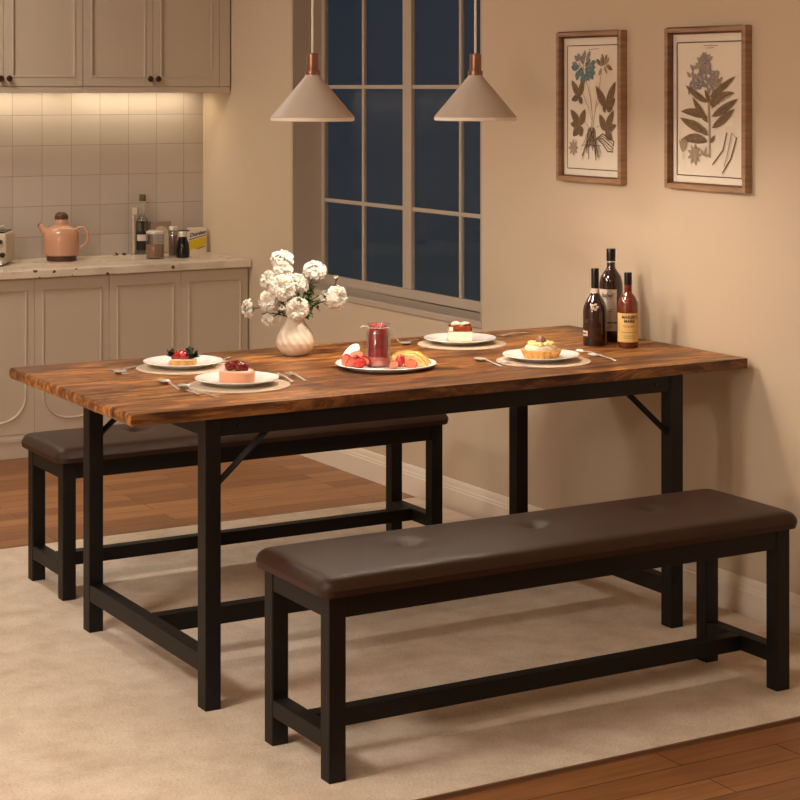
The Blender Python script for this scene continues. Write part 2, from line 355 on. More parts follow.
g=MB(); g.box(.009,.013,6.517,Y1-.03,ZB+.04,ZT-.04); g.build('window_pane',M['pane'],win,smooth=False)
g=MB(); g.box(.009,.013,Y0+.03,6.444,ZB+.04,ZT-.04); g.build('window_pane',M['pane'],win,smooth=False)
# rug
rg=thing('area_rug','large flat beige mottled rug under the table and both benches','rug',(0,0,0))
MB().box(.2,3.63,3.525,6.12,.0,.009).build('rug_field',M['rug'],rg,bev=.003)
for a_ in (3.519,6.12): MB().box(.2,3.63,a_,a_+.006,0,.0085).build('rug_binding',M['rug_edge'],rg,smooth=False)

# ---------------------------------------------------------------- table
def dining_table():
    x0,x1,y0,y1=1.74,3.635,4.265,5.152
    t=thing('dining_table','long rustic brown wood dining table on black steel legs','table',(x0,y0,.009))
    Z=TT-.009
    mb=MB(); nx,ny=120,50; th=.029
    # slab with a rough chipped short end on the left
    def edge(y,z): return .0010*noise.noise(Vector((y*7,z*60,3)))+.0020*noise.noise(Vector((y*38,z*230,9)))
    L_,W_=x1-x0,y1-y0
    rows=[]
    zs=[0,-.006,-.014,-.022,-th]
    ny=150
    ends=[]
    for z in zs:
        r=[]
        for j in range(ny+1):
            y=W_*j/ny; e_=edge(y,z) if 0<j<ny else 0
            k=.004 if z in(0,-th) else 0
            r.append((e_*.9+k, y, Z+z))
        ends.append(r)
    vs=[p for r in ends for p in r]; fs=[]
    n=ny+1
    for a in range(len(zs)-1):
        for j in range(ny): fs.append((a*n+j,a*n+j+1,(a+1)*n+j+1,(a+1)*n+j))
    o=len(vs)
    vs+= [(L_,0,Z),(L_,W_,Z),(L_,0,Z-th),(L_,W_,Z-th)]
    top=list(range(0,n))+[o+1,o]; bot=list(range((len(zs)-1)*n,len(zs)*n))+[o+3,o+2]
    fs.append(tuple(top)); fs.append(tuple(bot))
    fs.append((o,o+1,o+3,o+2))
    fs.append(tuple([a*n for a in range(len(zs))]+[o+2,o])); fs.append(tuple([a*n+ny for a in range(len(zs))]+[o+3,o+1]))
    mb.add(vs,fs); mb.build('tabletop',M['table'],t,smooth=False)
    lx=(1.936-x0,3.365-x0); ly=(4.272-y0,5.052-y0); w_,d_=.042,.048; zt=Z-th
    for a in lx:
        for b in ly: MB().box(a,a+w_,b,b+d_,0,zt-.001).build('leg',M['steel'],t,bev=.0025)
    for b in ly: MB().box(lx[0]+w_,lx[1],b+.003,b+.033,zt-.046,zt).build('apron',M['steel'],t,bev=.002)
    for a in lx: MB().box(a+.006,a+.036,ly[0]+d_,ly[1],zt-.046,zt).build('apron',M['steel'],t,bev=.002)
    for a in lx: MB().box(a+.001,a+w_-.001,ly[0]+d_,ly[1],.088,.134).build('side_stretcher',M['steel'],t,bev=.002)
    ym=(ly[0]+ly[1]+d_)/2; MB().box(lx[0]+w_,lx[1],ym-.022,ym+.022,.088,.134).build('long_stretcher',M['steel'],t,bev=.002)
    for b in ly:
        for s,a in ((1,lx[0]+w_),(-1,lx[1])):
            br=MB(); br.tube([(a-s*.002,b+.022,zt-.165),(a+s*.135,b+.022,zt-.044)],.0085,4); br.build('brace',M['steel'],t,smooth=False)
    for b in ly:
        bo=MB()
    for xx in (lx[0]+w_+.05,lx[1]-.05):
        q=MB(); q.lathe([(0,0),(.006,0),(.005,.003),(0,.003)],12); q.xf(Matrix.Translation((xx,ly[0]+.003,zt-.023))@Matrix.Rotation(PI/2,4,'X')); q.build('bolt',M['black'],t)
    return t
dining_table()

# ---------------------------------------------------------------- benches
def bench(label,x0,x1,y0,y1):
    t=thing('dining_bench',label,'bench',(x0,y0,.009),0,'upholstered dining benches')
    W=x1-x0; D=y1-y0; H=.460-.009; c=.05
    # cushion : rounded slab with button dimples
    nx,ny=110,30; mb=MB(); vs=[];fs=[]
    tufts=[(W*(.512+.274*k),D*.60) for k in (-1,0,1)]
    ov=.024
    def sq(u): return u
    for j in range(ny+1):
        for i in range(nx+1):
            u=i/nx; v=j/ny; x=-ov+(W+2*ov)*u; y=-ov+(D+2*ov)*v
            ex=min(x+ov,W+ov-x); ey=min(y+ov,D+ov-y)
            R=.036; dx=max(0,1-ex/R); dy=max(0,1-ey/R); q=min(1,math.hypot(dx,dy)); z=H-.026*(1-math.sqrt(1-q*q)) if q<1 else H-.026
            z+= .006*math.sin(PI*min(1,ey/(D+2*ov)))*min(1,ex/.1)
            for (tx,ty) in tufts:
                r=math.hypot((x-tx),(y-ty)*1.15); an_=math.atan2(y-ty,x-tx); z-=(.020+.004*math.cos(7*an_))*math.exp(-(r/.026)**2)+.006*math.exp(-(r/.075)**2)
            if q>=1:      # pull the corner in to a round plan
                s=1/math.hypot(dx,dy) if math.hypot(dx,dy)>0 else 1
                mx_=(R-ex)*(1-s); my_=(R-ey)*(1-s)
                x+= mx_ if x<W/2 else -mx_; y+= my_ if y<D/2 else -my_
            vs.append((x,y,z))
    n=nx+1
    for j in range(ny):
        for i in range(nx): fs.append((j*n+i,j*n+i+1,(j+1)*n+i+1,(j+1)*n+i))
    ring=[i for i in range(nx+1)]+[(j*n+nx) for j in range(1,ny+1)]+[(ny*n+i) for i in range(nx-1,-1,-1)]+[(j*n) for j in range(ny-1,0,-1)]
    o=len(vs)
    lo=[]
    for k,idx in enumerate(ring):
        x,y,z=vs[idx]; cx_,cy_=W/2,D/2
        vs.append((x+(.003 if x<0 else -.003 if x>W else 0),y+(.003 if y<0 else -.003 if y>D else 0),H-.041))
    m_=len(ring)
    for k in range(m_): fs.append((ring[k],o+k,o+(k+1)%m_,ring[(k+1)%m_]))
    fs.append(tuple(o+k for k in range(m_)))
    mb.add(vs,fs); cu=mb.build('seat_cushion',M['leather'],t)
    for (tx,ty) in tufts:
        b=MB(); b.ball((tx,ty,H-.014),.011,sc=(1,1,.35)); b.build('button',M['leather'],cu)
    zt=H-.041; l=.042
    for a in (0.0,W-l):
        for b in (0.0,D-l): MB().box(a,a+l,b,b+l,0,zt-.001).build('leg',M['steel'],t,bev=.0025)
    for b in (.002,D-.032): MB().box(l,W-l,b,b+.03,zt-.052,zt).build('apron',M['steel'],t,bev=.002)
    for a in (.002,W-.032): MB().box(a,a+.03,l,D-l,zt-.052,zt).build('apron',M['steel'],t,bev=.002)
    for a in (.001,W-l+.001): MB().box(a,a+l-.002,l,D-l,.068,.108).build('side_stretcher',M['steel'],t,bev=.002)
    MB().box(l-.001,W-l+.001,D/2-.02,D/2+.02,.068,.108).build('long_stretcher',M['steel'],t,bev=.002)
    return t
bench('brown leather bench with three buttons, in front of the table nearest the viewer',1.968,3.285,3.692,4.013)
bench('brown leather bench on the far side of the table, partly hidden by it',1.988,3.305,5.404,5.711)

# ---------------------------------------------------------------- kitchen run
YF=7.62; YD=YF-.0
def arch_panel(mb,x0,x1,z0,z1,y,rc):    # raised bead outline with wide rounded lower corners
    pts=[]
    for k in range(13):
        a=PI+ (PI/2)*k/12; pts.append((x0+rc+rc*math.cos(a), z0+rc*.95+rc*.95*math.sin(a)))
    for k in range(13):
        a=1.5*PI+(PI/2)*k/12; pts.append((x1-rc+rc*math.cos(a), z0+rc*.95+rc*.95*math.sin(a)))
    pts+= [(x1,z1),(x0,z1)]
    n=len(pts); w_=.010
    cx_=(x0+x1)/2; cz=(z0+z1)/2
    def inset(d):
        out=[]
        for i,(px,pz) in enumerate(pts):
            a=Vector(pts[i-1]); b=Vector(pts[(i+1)%n]); p=Vector((px,pz))
            t=((p-a).normalized()+(b-p).normalized()).normalized(); nn=Vector((-t.y,t.x))
            out.append(p+nn*d)
        return out
    A=inset(0);B=inset(w_/2);D=inset(w_)
    vs=[];fs=[]
    for P,yy in ((A,y),(B,y-.007),(D,y)):
        vs+= [(p.x,yy,p.y) for p in P]
    for r in range(2):
        for i in range(n): j=(i+1)%n; fs.append((r*n+i,r*n+j,(r+1)*n+j,(r+1)*n+i))
    mb.add(vs,fs)
def base_unit(x0,x1,doors,label):
    t=thing('base_cabinet',label,'cabinet',(0,0,0),0,'kitchen base cabinets')
    MB().box(x0,x1,YF+.02,KY,.001,CT-.035).build('cabinet_body',M['cab'],t,smooth=False)
    for (a,b) in doors:
        d=MB().box(a+.0005,b-.0005,YF,YF+.0195,.098,CT-.038).build('door',M['cab'],t,bev=.0015)
        p=MB(); arch_panel(p,a+.033,b-.033,.145,.69,YF,.118); p.build('door_moulding',M['cab'],d,smooth=True)
    k=MB(); k.box(x0,x1,YF-.006,YF+.02,.001,.07); k.box(x0,x1,YF-.011,YF+.02,.07,.084); k.box(x0,x1,YF-.004,YF+.02,.084,.096)
    k.build('plinth',M['cab'],t,smooth=False)
    return t
xe=WX-.008
base_unit(3.010,xe,[(3.010,3.338),(3.338,xe)],'beige base cabinet ending at the window wall')
base_unit(2.354,3.009,[(2.354,2.681),(2.681,3.009)],'beige base cabinet under the kettle')
base_unit(1.698,2.353,[(1.698,2.025),(2.025,2.353)],'beige base cabinet under the coffee machine, beyond the left frame edge')
cp=MB().box(1.65,WX-.003,YF-.03,KY-.009,CT-.034,CT).build('countertop',M['stone'],bev=.004)
tag(cp,'pale speckled stone worktop along the tiled kitchen wall','worktop')
YU=7.805
def wall_unit(x0,x1,doors,label,filler=None):
    t=thing('wall_cabinet',label,'cabinet',(0,0,0),0,'kitchen wall cabinets')
    zb,zt=1.515,2.4
    MB().box(x0,x1,YU+.02,KY-.0005,zb,zt).build('cabinet_body',M['cab'],t,smooth=False)
    for a,b,kn in doors:
        d=MB(); s=.034
        d.box(a+.0012,b-.0012,YU+.008,YU+.0195,zb+.018,zt-.004)
        d.box(a+.0012,a+s,YU,YU+.008,zb+.018,zt-.004); d.box(b-s,b-.0012,YU,YU+.008,zb+.018,zt-.004)
        d.box(a+s,b-s,YU,YU+.008,zb+.018,zb+.056); d.box(a+s,b-s,YU,YU+.008,zt-.05,zt-.004)
        dd=d.build('door',M['cab'],t,bev=.0015)
        m=MB(); i=.0; q=.008
        m.box(a+s,a+s+q,YU-.003,YU+.008,zb+.056,zt-.05); m.box(b-s-q,b-s,YU-.003,YU+.008,zb+.056,zt-.05); m.box(a+s+q,b-s-q,YU-.003,YU+.008,zb+.056,zb+.056+q)
        m.build('door_moulding',M['cab'],dd,bev=.0015)
        k=MB(); k.lathe([(0,0),(.006,0),(.005,.010),(.012,.014),(.0135,.02),(.009,.026),(0,.028)],16)
        k.xf(Matrix.Translation((kn,YU,zb+.05))@Matrix.Rotation(PI/2,4,'X')); k.build('knob',M['knob'],dd)
    MB().box(x0,x1,YU+.004,YU+.02,zb-.010,zb+.017).build('light_rail',M['cab'],t,bev=.002)
    if filler: MB().box(filler[0],filler[1],YU,YU+.0195,zb+.018,zt-.004).build('filler_panel',M['cab'],t,bev=.0015)
wall_unit(2.964,WX-.006,[(2.964,3.287,3.267),(3.287,3.606,3.305)],'beige wall cabinet ending at the window wall',(3.607,WX-.007))
wall_unit(2.275,2.963,[(2.275,2.612,2.594),(2.612,2.963,2.630)],'beige wall cabinet at the left above the kettle')
for a,b,lb in ((2.30,2.975,'slim glowing light bar under the left wall cabinet'),(3.0,3.60,'slim glowing light bar under the wall cabinet by the window wall')):
    t=thing('cabinet_light_bar',lb,'light',(0,0,0),0,'under cabinet light bars')
    MB().box(a,b,8.030,8.060,1.511,1.5148).build('housing',M['silver'],t,bev=.001); MB().box(a+.01,b-.01,8.033,8.057,1.508,1.511).build('diffuser',M['strip'],t,smooth=False)

# ---------------------------------------------------------------- pendants
def pendant(x,y,label):
    zr=1.443; t=thing('pendant_lamp',label,'lamp',(x,y,zr),0,'cone pendant lamps')
    h=.124; sh=MB(); R=.1165
    prof=[(.021,h),(.019,h+.004)]
    outer=[(R-.004,-.008),(R,-.006),(R,.004),(.022,h-.008),(.020,h)]
    inner=[(.017,h-.002),(.019,h-.010),(R-.003,.003),(R-.004,-.008)]
    n=64; prof=outer+inner
    vs=[];fs=[]
    for r,z in prof:
        for i in range(n): a=2*PI*i/n; vs.append((r*math.cos(a),r*math.sin(a),z))
    sh.cur=0
    sh.add(vs,[])
    for k in range(len(prof)-1):
        for i in range(n):
            j=(i+1)%n; sh.f.append([k*n+i,k*n+j,(k+1)*n+j,(k+1)*n+i]); sh.m.append(0 if k<4 else 1)
    s=sh.build('lamp_shade',[M['shade'],M['shade_in']],t)
    MB().lathe([(R-.0035,-.0085),(R+.0006,-.0065),(R+.0008,.0015),(R-.001,.0015),(R-.0035,-.0085)],64,cap=False).build('lit_rim',M['shade_in'],s)  # paler ring paints in the lamp light that glows through the rim
    MB().lathe([(0,h-.004),(.021,h-.004),(.021,h+.009),(.016,h+.010),(.0165,h+.012),(.0165,h+.056),(.013,h+.058),(0,h+.058)],32).build('lamp_socket',M['copper'],t)
    MB().lathe([(.0036,h+.057),(.0036,RZ-zr)],12).build('cord',M['cord'],t)
    MB().lathe([(0,RZ-zr-.03),(.05,RZ-zr-.03),(.055,RZ-zr-.02),(.055,RZ-zr),(0,RZ-zr)],32).build('ceiling_rose',M['copper'],t)
    MB().lathe([(0,.028),(.018,.034),(.027,.052),(.024,.072),(.013,.09),(.011,.118),(0,.118)],24).build('bulb',M['bulb'],t)
    li=bpy.data.lights.new('pendant_glow','POINT'); li.energy=PEND; li.color=(1,.93,.81); li.shadow_soft_size=.035
    lo=bpy.data.objects.new('pendant_glow',li); C.objects.link(lo); lo.location=(x,y,zr+.018)
PEND=10
pendant(2.487,4.765,'left white cone pendant lamp with copper socket, above the vase')
pendant(2.925,4.605,'right white cone pendant lamp with copper socket, in front of the window edge')

def added_ceiling_lamp(x,y,label,e,sz=.45):  # unseen lamps, added to fill the room with soft light
    t=thing('added_ceiling_lamp',label,'lamp',(x,y,RZ),0,'added ceiling fill lamps')
    MB().lathe([(0,-.001),(sz/2+.02,-.001),(sz/2+.02,-.04),(sz/2,-.045),(sz/2,-.02),(0,-.02)],40).build('lamp_body',M['trim'],t)
    MB().lathe([(0,-.04),(sz/2-.004,-.04),(sz/2-.004,-.03),(0,-.03)],40).build('diffuser',M['fillglow'],t)
    li=bpy.data.lights.new('ceiling_fill','AREA'); li.shape='DISK'; li.size=sz; li.energy=e; li.color=(1,.955,.88)
    lo=bpy.data.objects.new('ceiling_fill',li); C.objects.link(lo); lo.location=(x,y,RZ-.055)
added_ceiling_lamp(-.4,3.7,'added unseen broad fill lamp left of the table over the open floor',60,.8)
added_ceiling_lamp(.8,2.2,'added unseen round fill lamp over the near end of the room',9,.6)
added_ceiling_lamp(1.6,6.9,'added unseen flat fill lamp over the kitchen floor',24,.6)
M['globe']=mat('fill_globe',(1,.97,.9,1),.4,emis=(1,.93,.82,1),es=56)
t=thing('added_floor_lamp','added unseen globe fill lamp beyond the left edge of the picture','lamp',(-1.25,2.5,0))  # out of view, added as low fill for the wall and rug
MB().lathe([(0,0),(.15,0),(.15,.015),(.02,.025),(0,.025)],40).build('base',M['steel'],t); MB().lathe([(.011,.02),(.011,1.22)],16).build('pole',M['steel'],t)
MB().lathe([(0,1.20),(.04,1.20),(.045,1.225),(0,1.225)],24).build('socket',M['copper'],t); b=MB(); b.ball((0,0,1.37),.165,n=32,m=20); b.build('globe',M['globe'],t)
for a,b in ((2.30,2.975),(3.0,3.60)):
    li=bpy.data.lights.new('bar_glow','AREA'); li.shape='RECTANGLE'; li.size=b-a; li.size_y=.02; li.energy=.65; li.color=(1,.88,.68)
    lo=bpy.data.objects.new('bar_glow',li); C.objects.link(lo); lo.location=((a+b)/2,8.045,1.5065); lo.rotation_euler=(math.radians(6),0,0)

# ---------------------------------------------------------------- pictures
LAY=[0]
def lay_y(): LAY[0]+=1; return -.0004-LAY[0]*4e-6
def leaf(mb,mi,x,z,ang,L,W,bend=0,lay=0,n=8):
    mb.cur=mi; A=[];B=[];y=lay_y()
    for k in range(n+1):
        s=k/n; w_=W/2*abs(math.sin(PI*min(1,s)**.85))**.8; a=ang+bend*s
        cx_=x+L*s*math.cos(ang+bend*s*.5); cz=z+L*s*math.sin(ang+bend*s*.5)
        A.append((cx_-w_*math.sin(a),y,cz+w_*math.cos(a))); B.append((cx_+w_*math.sin(a),y,cz-w_*math.cos(a)))
    mb.add(A+B,[(k,k+1,n+1+k+1,n+1+k) for k in range(n)])
def leaf2(mb,mi,b,t,W,bend=0):
    L_=math.hypot(t[0]-b[0],t[1]-b[1]); an=math.atan2(t[1]-b[1],t[0]-b[0]); leaf(mb,mi,b[0],b[1],an-bend*.5,L_,W,bend)
    line(mb,1,[b,(b[0]+(t[0]-b[0])*.85,b[1]+(t[1]-b[1])*.85)],.0013)
    for k in (.3,.5,.7):
        m=(b[0]+(t[0]-b[0])*k,b[1]+(t[1]-b[1])*k)
        for q in (1,-1): line(mb,1,[m,(m[0]+W*.42*math.cos(an+q*.7),m[1]+W*.42*math.sin(an+q*.7))],.0008)
def line(mb,mi,pts,w_,lay=1):
    mb.cur=mi; y=lay_y()
    for (a,b) in zip(pts[:-1],pts[1:]):
        d=Vector((b[0]-a[0],b[1]-a[1]))
        if d.length<1e-6: continue
        nn=Vector((-d.y,d.x)).normalized()*w_/2
        mb.add([(a[0]+nn.x,y,a[1]+nn.y),(b[0]+nn.x,y,b[1]+nn.y),(b[0]-nn.x,y,b[1]-nn.y),(a[0]-nn.x,y,a[1]-nn.y)],[(0,1,2,3)])
def picture(yn,yf,z0,z1,label,art):
    # local frame: x runs along the wall to the right as seen (towards -Y), y points into the wall, z up
    W=yf-yn; H=z1-z0
    t=thing('framed_print',label,'picture',(WX,yf,z0),-PI/2,'framed botanical prints')
    dp=.027; lip=.015
    f=MB()
    f.box(0,lip,-dp,-.0005,0,H); f.box(W-lip,W,-dp,-.0005,0,H); f.box(lip,W-lip,-dp,-.0005,0,lip); f.box(lip,W-lip,-dp,-.0005,H-lip,H)
    f.cur=1
    for (a,b,c,d) in ((lip,lip+.005,lip,H-lip),(W-lip-.005,W-lip,lip,H-lip)): f.box(a,b,-.016,-.006,c,d)
    f.box(lip+.005,W-lip-.005,-.016,-.006,lip,lip+.005); f.box(lip+.005,W-lip-.005,-.016,-.006,H-lip-.005,H-lip)
    fo=f.build('frame',[M['frame'],M['frame_in']],t,bev=.0018)
    MB().box(lip,W-lip,-.006,-.001,lip,H-lip).build('paper',M['paper'],t,smooth=False)
    a=MB(); iw=W-2*lip; ih=H-2*lip; bx0,bx1,bz0,bz1=.035,iw-.035,.035,ih-.04
    bx0,bx1=.024,iw-.022; bz0,bz1=.026,ih-.030
    line(a,1,[(bx0,bz0),(bx1,bz0)],.003); line(a,1,[(bx0,bz1),(bx1,bz1)],.003); line(a,1,[(bx0,bz0),(bx0,bz1)],.0036); line(a,1,[(bx1,bz0),(bx1,bz1)],.0036)
    art(a,bx0,bx1,bz0,bz1)
    a.xf(Matrix.Translation((lip,-.0062,lip)))
    a.build('botanical_drawing',[M['l_brown'],M['l_dark'],M['l_blue'],M['l_lilac'],M['l_grey']],t,smooth=False)
def art1(a,x0,x1,z0,z1):
    W=x1-x0;H=z1-z0; rnd=random.Random(3)
    P=lambda u,v:(x0+u*W,z0+v*H)       # v from the bottom
    line(a,4,[P(.42,.965),P(.62,.972)],.002)
    for k in range(40):    # blue flower head
        an=rnd.random()*2*PI; r=.13*math.sqrt(rnd.random()); u,v=.33+r*math.cos(an)*1.15,.83+r*math.sin(an)*.62
        leaf(a,2 if v<.83 or rnd.random()<.35 else 3,*P(u,v),an,.030,.018)
    for k in range(30):
        an=rnd.random()*2*PI; r=.1*rnd.random(); u,v=.33+r*math.cos(an)*1.2,.84+r*math.sin(an)*.5; line(a,1,[P(u,v),P(u+.03*math.cos(an),v+.02*math.sin(an))],.0012,3)
    for k in range(18):
        an=rnd.random()*2*PI; r=.05*rnd.random(); leaf(a,0 if k%2 else 4,*P(.72+r*math.cos(an)*1.5,.835+r*math.sin(an)*.6),an,.03,.012,0,k%3)
    line(a,4,[P(.36,.74),P(.46,.58),P(.5,.42),P(.47,.3)],.003); line(a,4,[P(.68,.8),P(.64,.68),P(.56,.5),P(.5,.32)],.003)
    line(a,4,[P(.26,.66),P(.42,.5),P(.48,.4)],.002); line(a,4,[P(.3,.42),P(.42,.34)],.002); line(a,4,[P(.72,.38),P(.58,.34)],.002); line(a,4,[P(.72,.6),P(.56,.5)],.002)
    Q=lambda px,py:P((px-108)/149,(507-py)/382)
    for (bx,by,tips,w_) in ((143,283,((120,232),(157,228),(120,294),(152,306)),.038),(222,318,((192,250),(249,236),(248,288),(212,322),(241,319)),.044),(146,373,((117,324),(161,322),(117,368),(124,406),(150,408)),.042),(220,388,((203,336),(244,324),(252,368),(240,414)),.042)):
        for tp in tips: leaf2(a,0,Q(bx,by),Q(*tp),w_*(.6 if abs(tp[1]-by)<25 else .78))
    for k in range(34):
        u0=.42+.14*rnd.random(); u2=.22+.46*rnd.random(); v2=.05+.14*rnd.random(); j=lambda q:(rnd.random()-.5)*q
        line(a,(1,4,0)[k%3],[P(u0,.33+j(.03)),P(u0*.7+u2*.3+j(.04),.27),P(u0*.4+u2*.6+j(.05),.20),P(u2+j(.04),.02+v2)],.0014 if k%3 else .0030)
    for k in range(5): line(a,4 if k%2 else 1,[P(.58,.25),P(.7,.21+.02*k),P(.8+.03*k,.15+.02*k),P(.9,.15+.012*k)],.004,2)
    for k in range(8): leaf(a,4,*P(.12,.17),k*.8,.028,.012)
def art2(a,x0,x1,z0,z1):
    W=x1-x0;H=z1-z0; rnd=random.Random(8)
    P=lambda u,v:(x0+u*W,z0+v*H)
    line(a,4,[P(.42,.975),P(.64,.972)],.0025); line(a,4,[P(.46,.955),P(.58,.957)],.002)
    line(a,4,[P(.515,.14),P(.51,.4),P(.48,.68)],.008,1)
    for k in range(110):
        v=.64+.24*rnd.random(); hw=.27*(1-abs(v-.72)/.22)*.9 if v>.72 else .24
        u=.43+(rnd.random()*2-1)*max(.05,hw*(1 if v<.8 else .8)); an=rnd.random()*2*PI
        leaf(a,3 if rnd.random()<.6 else 4,*P(u,v),an,.026,.012,0,k%3)
        if k%2: line(a,1,[P(u,v),P(u+.05*math.cos(an),v+.02*math.sin(an))],.0012,3)
    Q=lambda px,py:P((px-437)/188,(518-py)/395)
    for b_,t_,w_,bd in (((530,300),(463,250),.022,-.3),((529,360),(483,285),.024,-.2),((529,345),(449,328),.026,.35),((530,388),(446,347),.028,-.15),((531,398),(478,352),.022,0),((528,416),(449,414),.030,.5),
        ((534,285),(607,224),.022,.1),((536,312),(560,262),.020,-.3),((538,318),(606,273),.020,-1.0),((540,342),(615,289),.026,.1),((541,375),(606,318),.026,.15),((536,420),(550,396),.012,0),((534,300),(520,262),.016,0)):
        leaf2(a,0,Q(*b_),Q(*t_),w_,bd)
    for k in range(9): leaf(a,4,*P(.28,.16),k*.7,.034,.012)
    for k in range(5): leaf(a,4,*P(.10,.17),1.1+k*.22,.045,.012)
    line(a,4,[P(.10,.17),P(.10,.12)],.002)
    for k in range(3): leaf(a,4,*P(.44,.15),.2+k*1.1,.03,.01)
    line(a,1,[P(.78,.33),P(.72,.2),P(.56,.09)],.0035); line(a,4,[P(.85,.33),P(.80,.2),P(.74,.08)],.003); line(a,1,[P(.93,.3),P(.84,.14),P(.71,.03)],.004); line(a,4,[P(.86,.33),P(.93,.28)],.002)
picture(4.876,5.232,1.222,1.710,'framed print of a blue-headed flower with roots, nearer the window',art1)
picture(4.279,4.655,1.223,1.709,'framed print of a tall lilac flower spike with long leaves, farther from the window',art2)

# ---------------------------------------------------------------- table ware
def at(px,py,z):
    d=1918.*(CAM_H-z)/(py-87.); r=(px-400)/1918.*d; return (FX*d+RX*r, FY*d+RY*r)
def plate_mesh(R):
    return MB().lathe([(0,.0),(R*.56,0),(R*.60,.003),(R*.8,.010),(R*.99,.0155),(R,.0165),(R*.99,.0178),(R*.80,.0135),(R*.62,.0065),(R*.55,.005),(0,.005)],72)
def place_mat(x,y,label):
    o=MB().lathe([(0,0),(.132,0),(.1345,.0008),(.1345,.0022),(.132,.003),(0,.003)],72).build('placemat',M['mat'])
    o.location=(x,y,TT); tag(o,label,'placemat','round felt placemats')
def plate(x,y,label,z=TT+.003,R=.1105):
    o=plate_mesh(R).build('dessert_plate',M['porcelain']); o.location=(x,y,z); tag(o,label,'plate','white dessert plates'); return o
PL=[('strawberry',at(183,361,TT+.018)),('pink',at(237,378,TT+.018)),('cheese',at(460,338,TT+.018)),('tart',at(541,354.5,TT+.018))]
names={'strawberry':'the strawberry tart','pink':'the pink mousse cake','cheese':'the layered cheesecake slice','tart':'the fluted cream tart'}
for k,(x,y) in PL:
    place_mat(x,y-.012,'round beige placemat under the plate with '+names[k]); plate(x,y,'white plate holding '+names[k])
ZP=TT+.003+.005
def pastry(name,label,k,dx=0,dy=0,rz=-YAW):
    x,y=dict(PL)[k]; return thing(name,label,'dessert',(x+RX*dx+FX*dy,y+RY*dx+FY*dy,ZP),rz)
# strawberry tart
t=pastry('strawberry_tart','small square tart topped with strawberries and dark leaves, on the farthest left plate','strawberry',.0)
MB().box(-.036,.036,-.028,.028,0,.014).build('tart_base',M['crust'],t,bev=.003)
MB().box(-.033,.033,-.026,.026,.014,.018).build('cream_layer',M['cream'],t,bev=.002)
for i,(x,y,s) in enumerate([(-.018,-.012,.014),(.004,-.014,.015),(-.006,.008,.015),(.020,-.002,.013),(-.024,.010,.012)]):
    b=MB(); b.ball((x,y,.025),s,sc=(1,.9,.95),wob=.2,seed=i); b.build('strawberry_piece',M['tartberry'],t)
def herb(name,parent,cx,cy,cz,n,s,m,seed):
    rn=random.Random(seed); mb=MB()
    for k in range(n):
        a=rn.random()*2*PI; e_=rn.uniform(.1,1.2); L_=s*rn.uniform(.6,1.1); w_=L_*.32
        d=Vector((math.cos(a)*math.cos(e_),math.sin(a)*math.cos(e_),math.sin(e_))); sd=d.cross(Vector((0,0,1))).normalized()*w_; up=sd.cross(d).normalized()*w_*.3
        o=Vector((cx,cy,cz))
        mb.add([o,o+d*L_*.5+sd,o+d*L_,o+d*L_*.5-sd,o+d*L_*.5+up],[(0,1,4),(1,2,4),(2,3,4),(3,0,4)])
    return mb.build(name,m,parent,smooth=False)
herb('leaf_sprig',t,-.032,-.014,.024,20,.026,M['darkleaf'],1); herb('leaf_sprig',t,.030,-.022,.020,30,.028,M['darkleaf'],2); herb('leaf_sprig',t,.018,-.01,.034,14,.022,M['darkleaf'],5)
# pink mousse cake
t=pastry('mousse_cake','round pink mousse cake topped with dark red cherries','pink')
MB().lathe([(0,0),(.046,0),(.047,.003),(.047,.026),(.044,.029),(0,.029)],48).build('mousse',M['mousse'],t)
MB().lathe([(0,.028),(.041,.028),(.043,.0295),(.040,.0315),(0,.0315)],48,fn=lambda a,z:1+.03*math.sin(5*a)).build('topping',M['mousse_top'],t)
for i,(x,y,z,s) in enumerate([(-.017,-.012,.042,.013),(.006,-.018,.040,.011),(.021,-.012,.040,.0115),(-.004,.008,.043,.0135),(.014,.010,.040,.012),(-.022,.012,.040,.011)]):
    b=MB(); b.ball((x,y,z),s,wob=.25,seed=i*3); b.build('cherry',M['cherry'],t)
# cheesecake slice
t=pastry('cheesecake_slice','layered cheesecake slice with caramel top and cream','cheese')
MB().box(-.037,.037,-.03,.03,0,.005).build('biscuit_base',M['crust'],t,bev=.001); MB().box(-.036,.036,-.029,.029,.005,.032).build('cream_layer',M['cream'],t,bev=.001)
MB().box(-.036,.036,-.029,.029,.032,.049).build('caramel_layer',M['glaze'],t,bev=.003)
b=MB()
for i in range(7): b.ball((-.018+.006*i,-.005+.006*math.sin(i*2),.053+.003*math.sin(i*1.4)),.009,sc=(1.2,1,.6),wob=.3,seed=i)
b.build('cream_swirl',M['cream'],t)
b=MB(); b.box(-.034,-.022,-.0305,-.029,.034,.047); b.box(-.0365,-.036,-.02,.0,.03,.046); b.build('cream_drip',M['cream'],t,bev=.0005)
# fluted tart
t=pastry('fluted_tart','fluted pastry tart filled with cream, on the plate nearest the bottles','tart')
t.scale=(1.25,1.25,1.05)
fl=lambda a,z:1+.09*abs(math.sin(9*a))
MB().lathe([(0,0),(.033,0),(.036,.003),(.044,.024),(.041,.025),(.036,.018),(0,.016)],108,fn=fl).build('crust',M['crust'],t)
MB().lathe([(0,.016),(.036,.018),(.037,.026),(.034,.034),(.024,.038),(0,.038)],48,fn=lambda a,z:1+.03*math.sin(6*a+z*300)).build('cream_filling',M['cream'],t)
for i in range(7):
    a=i*2*PI/7; b=MB(); b.ball((.021*math.cos(a),.021*math.sin(a),.040),.011,sc=(1,1,.55),wob=.35,seed=i); b.build('fruit_slice',M['pine'],t)
b=MB(); b.lathe([(0,.036),(.011,.038),(.013,.046),(.009,.055),(.003,.061),(0,.062)],16); b.build('chestnut',M['mauve'],t)

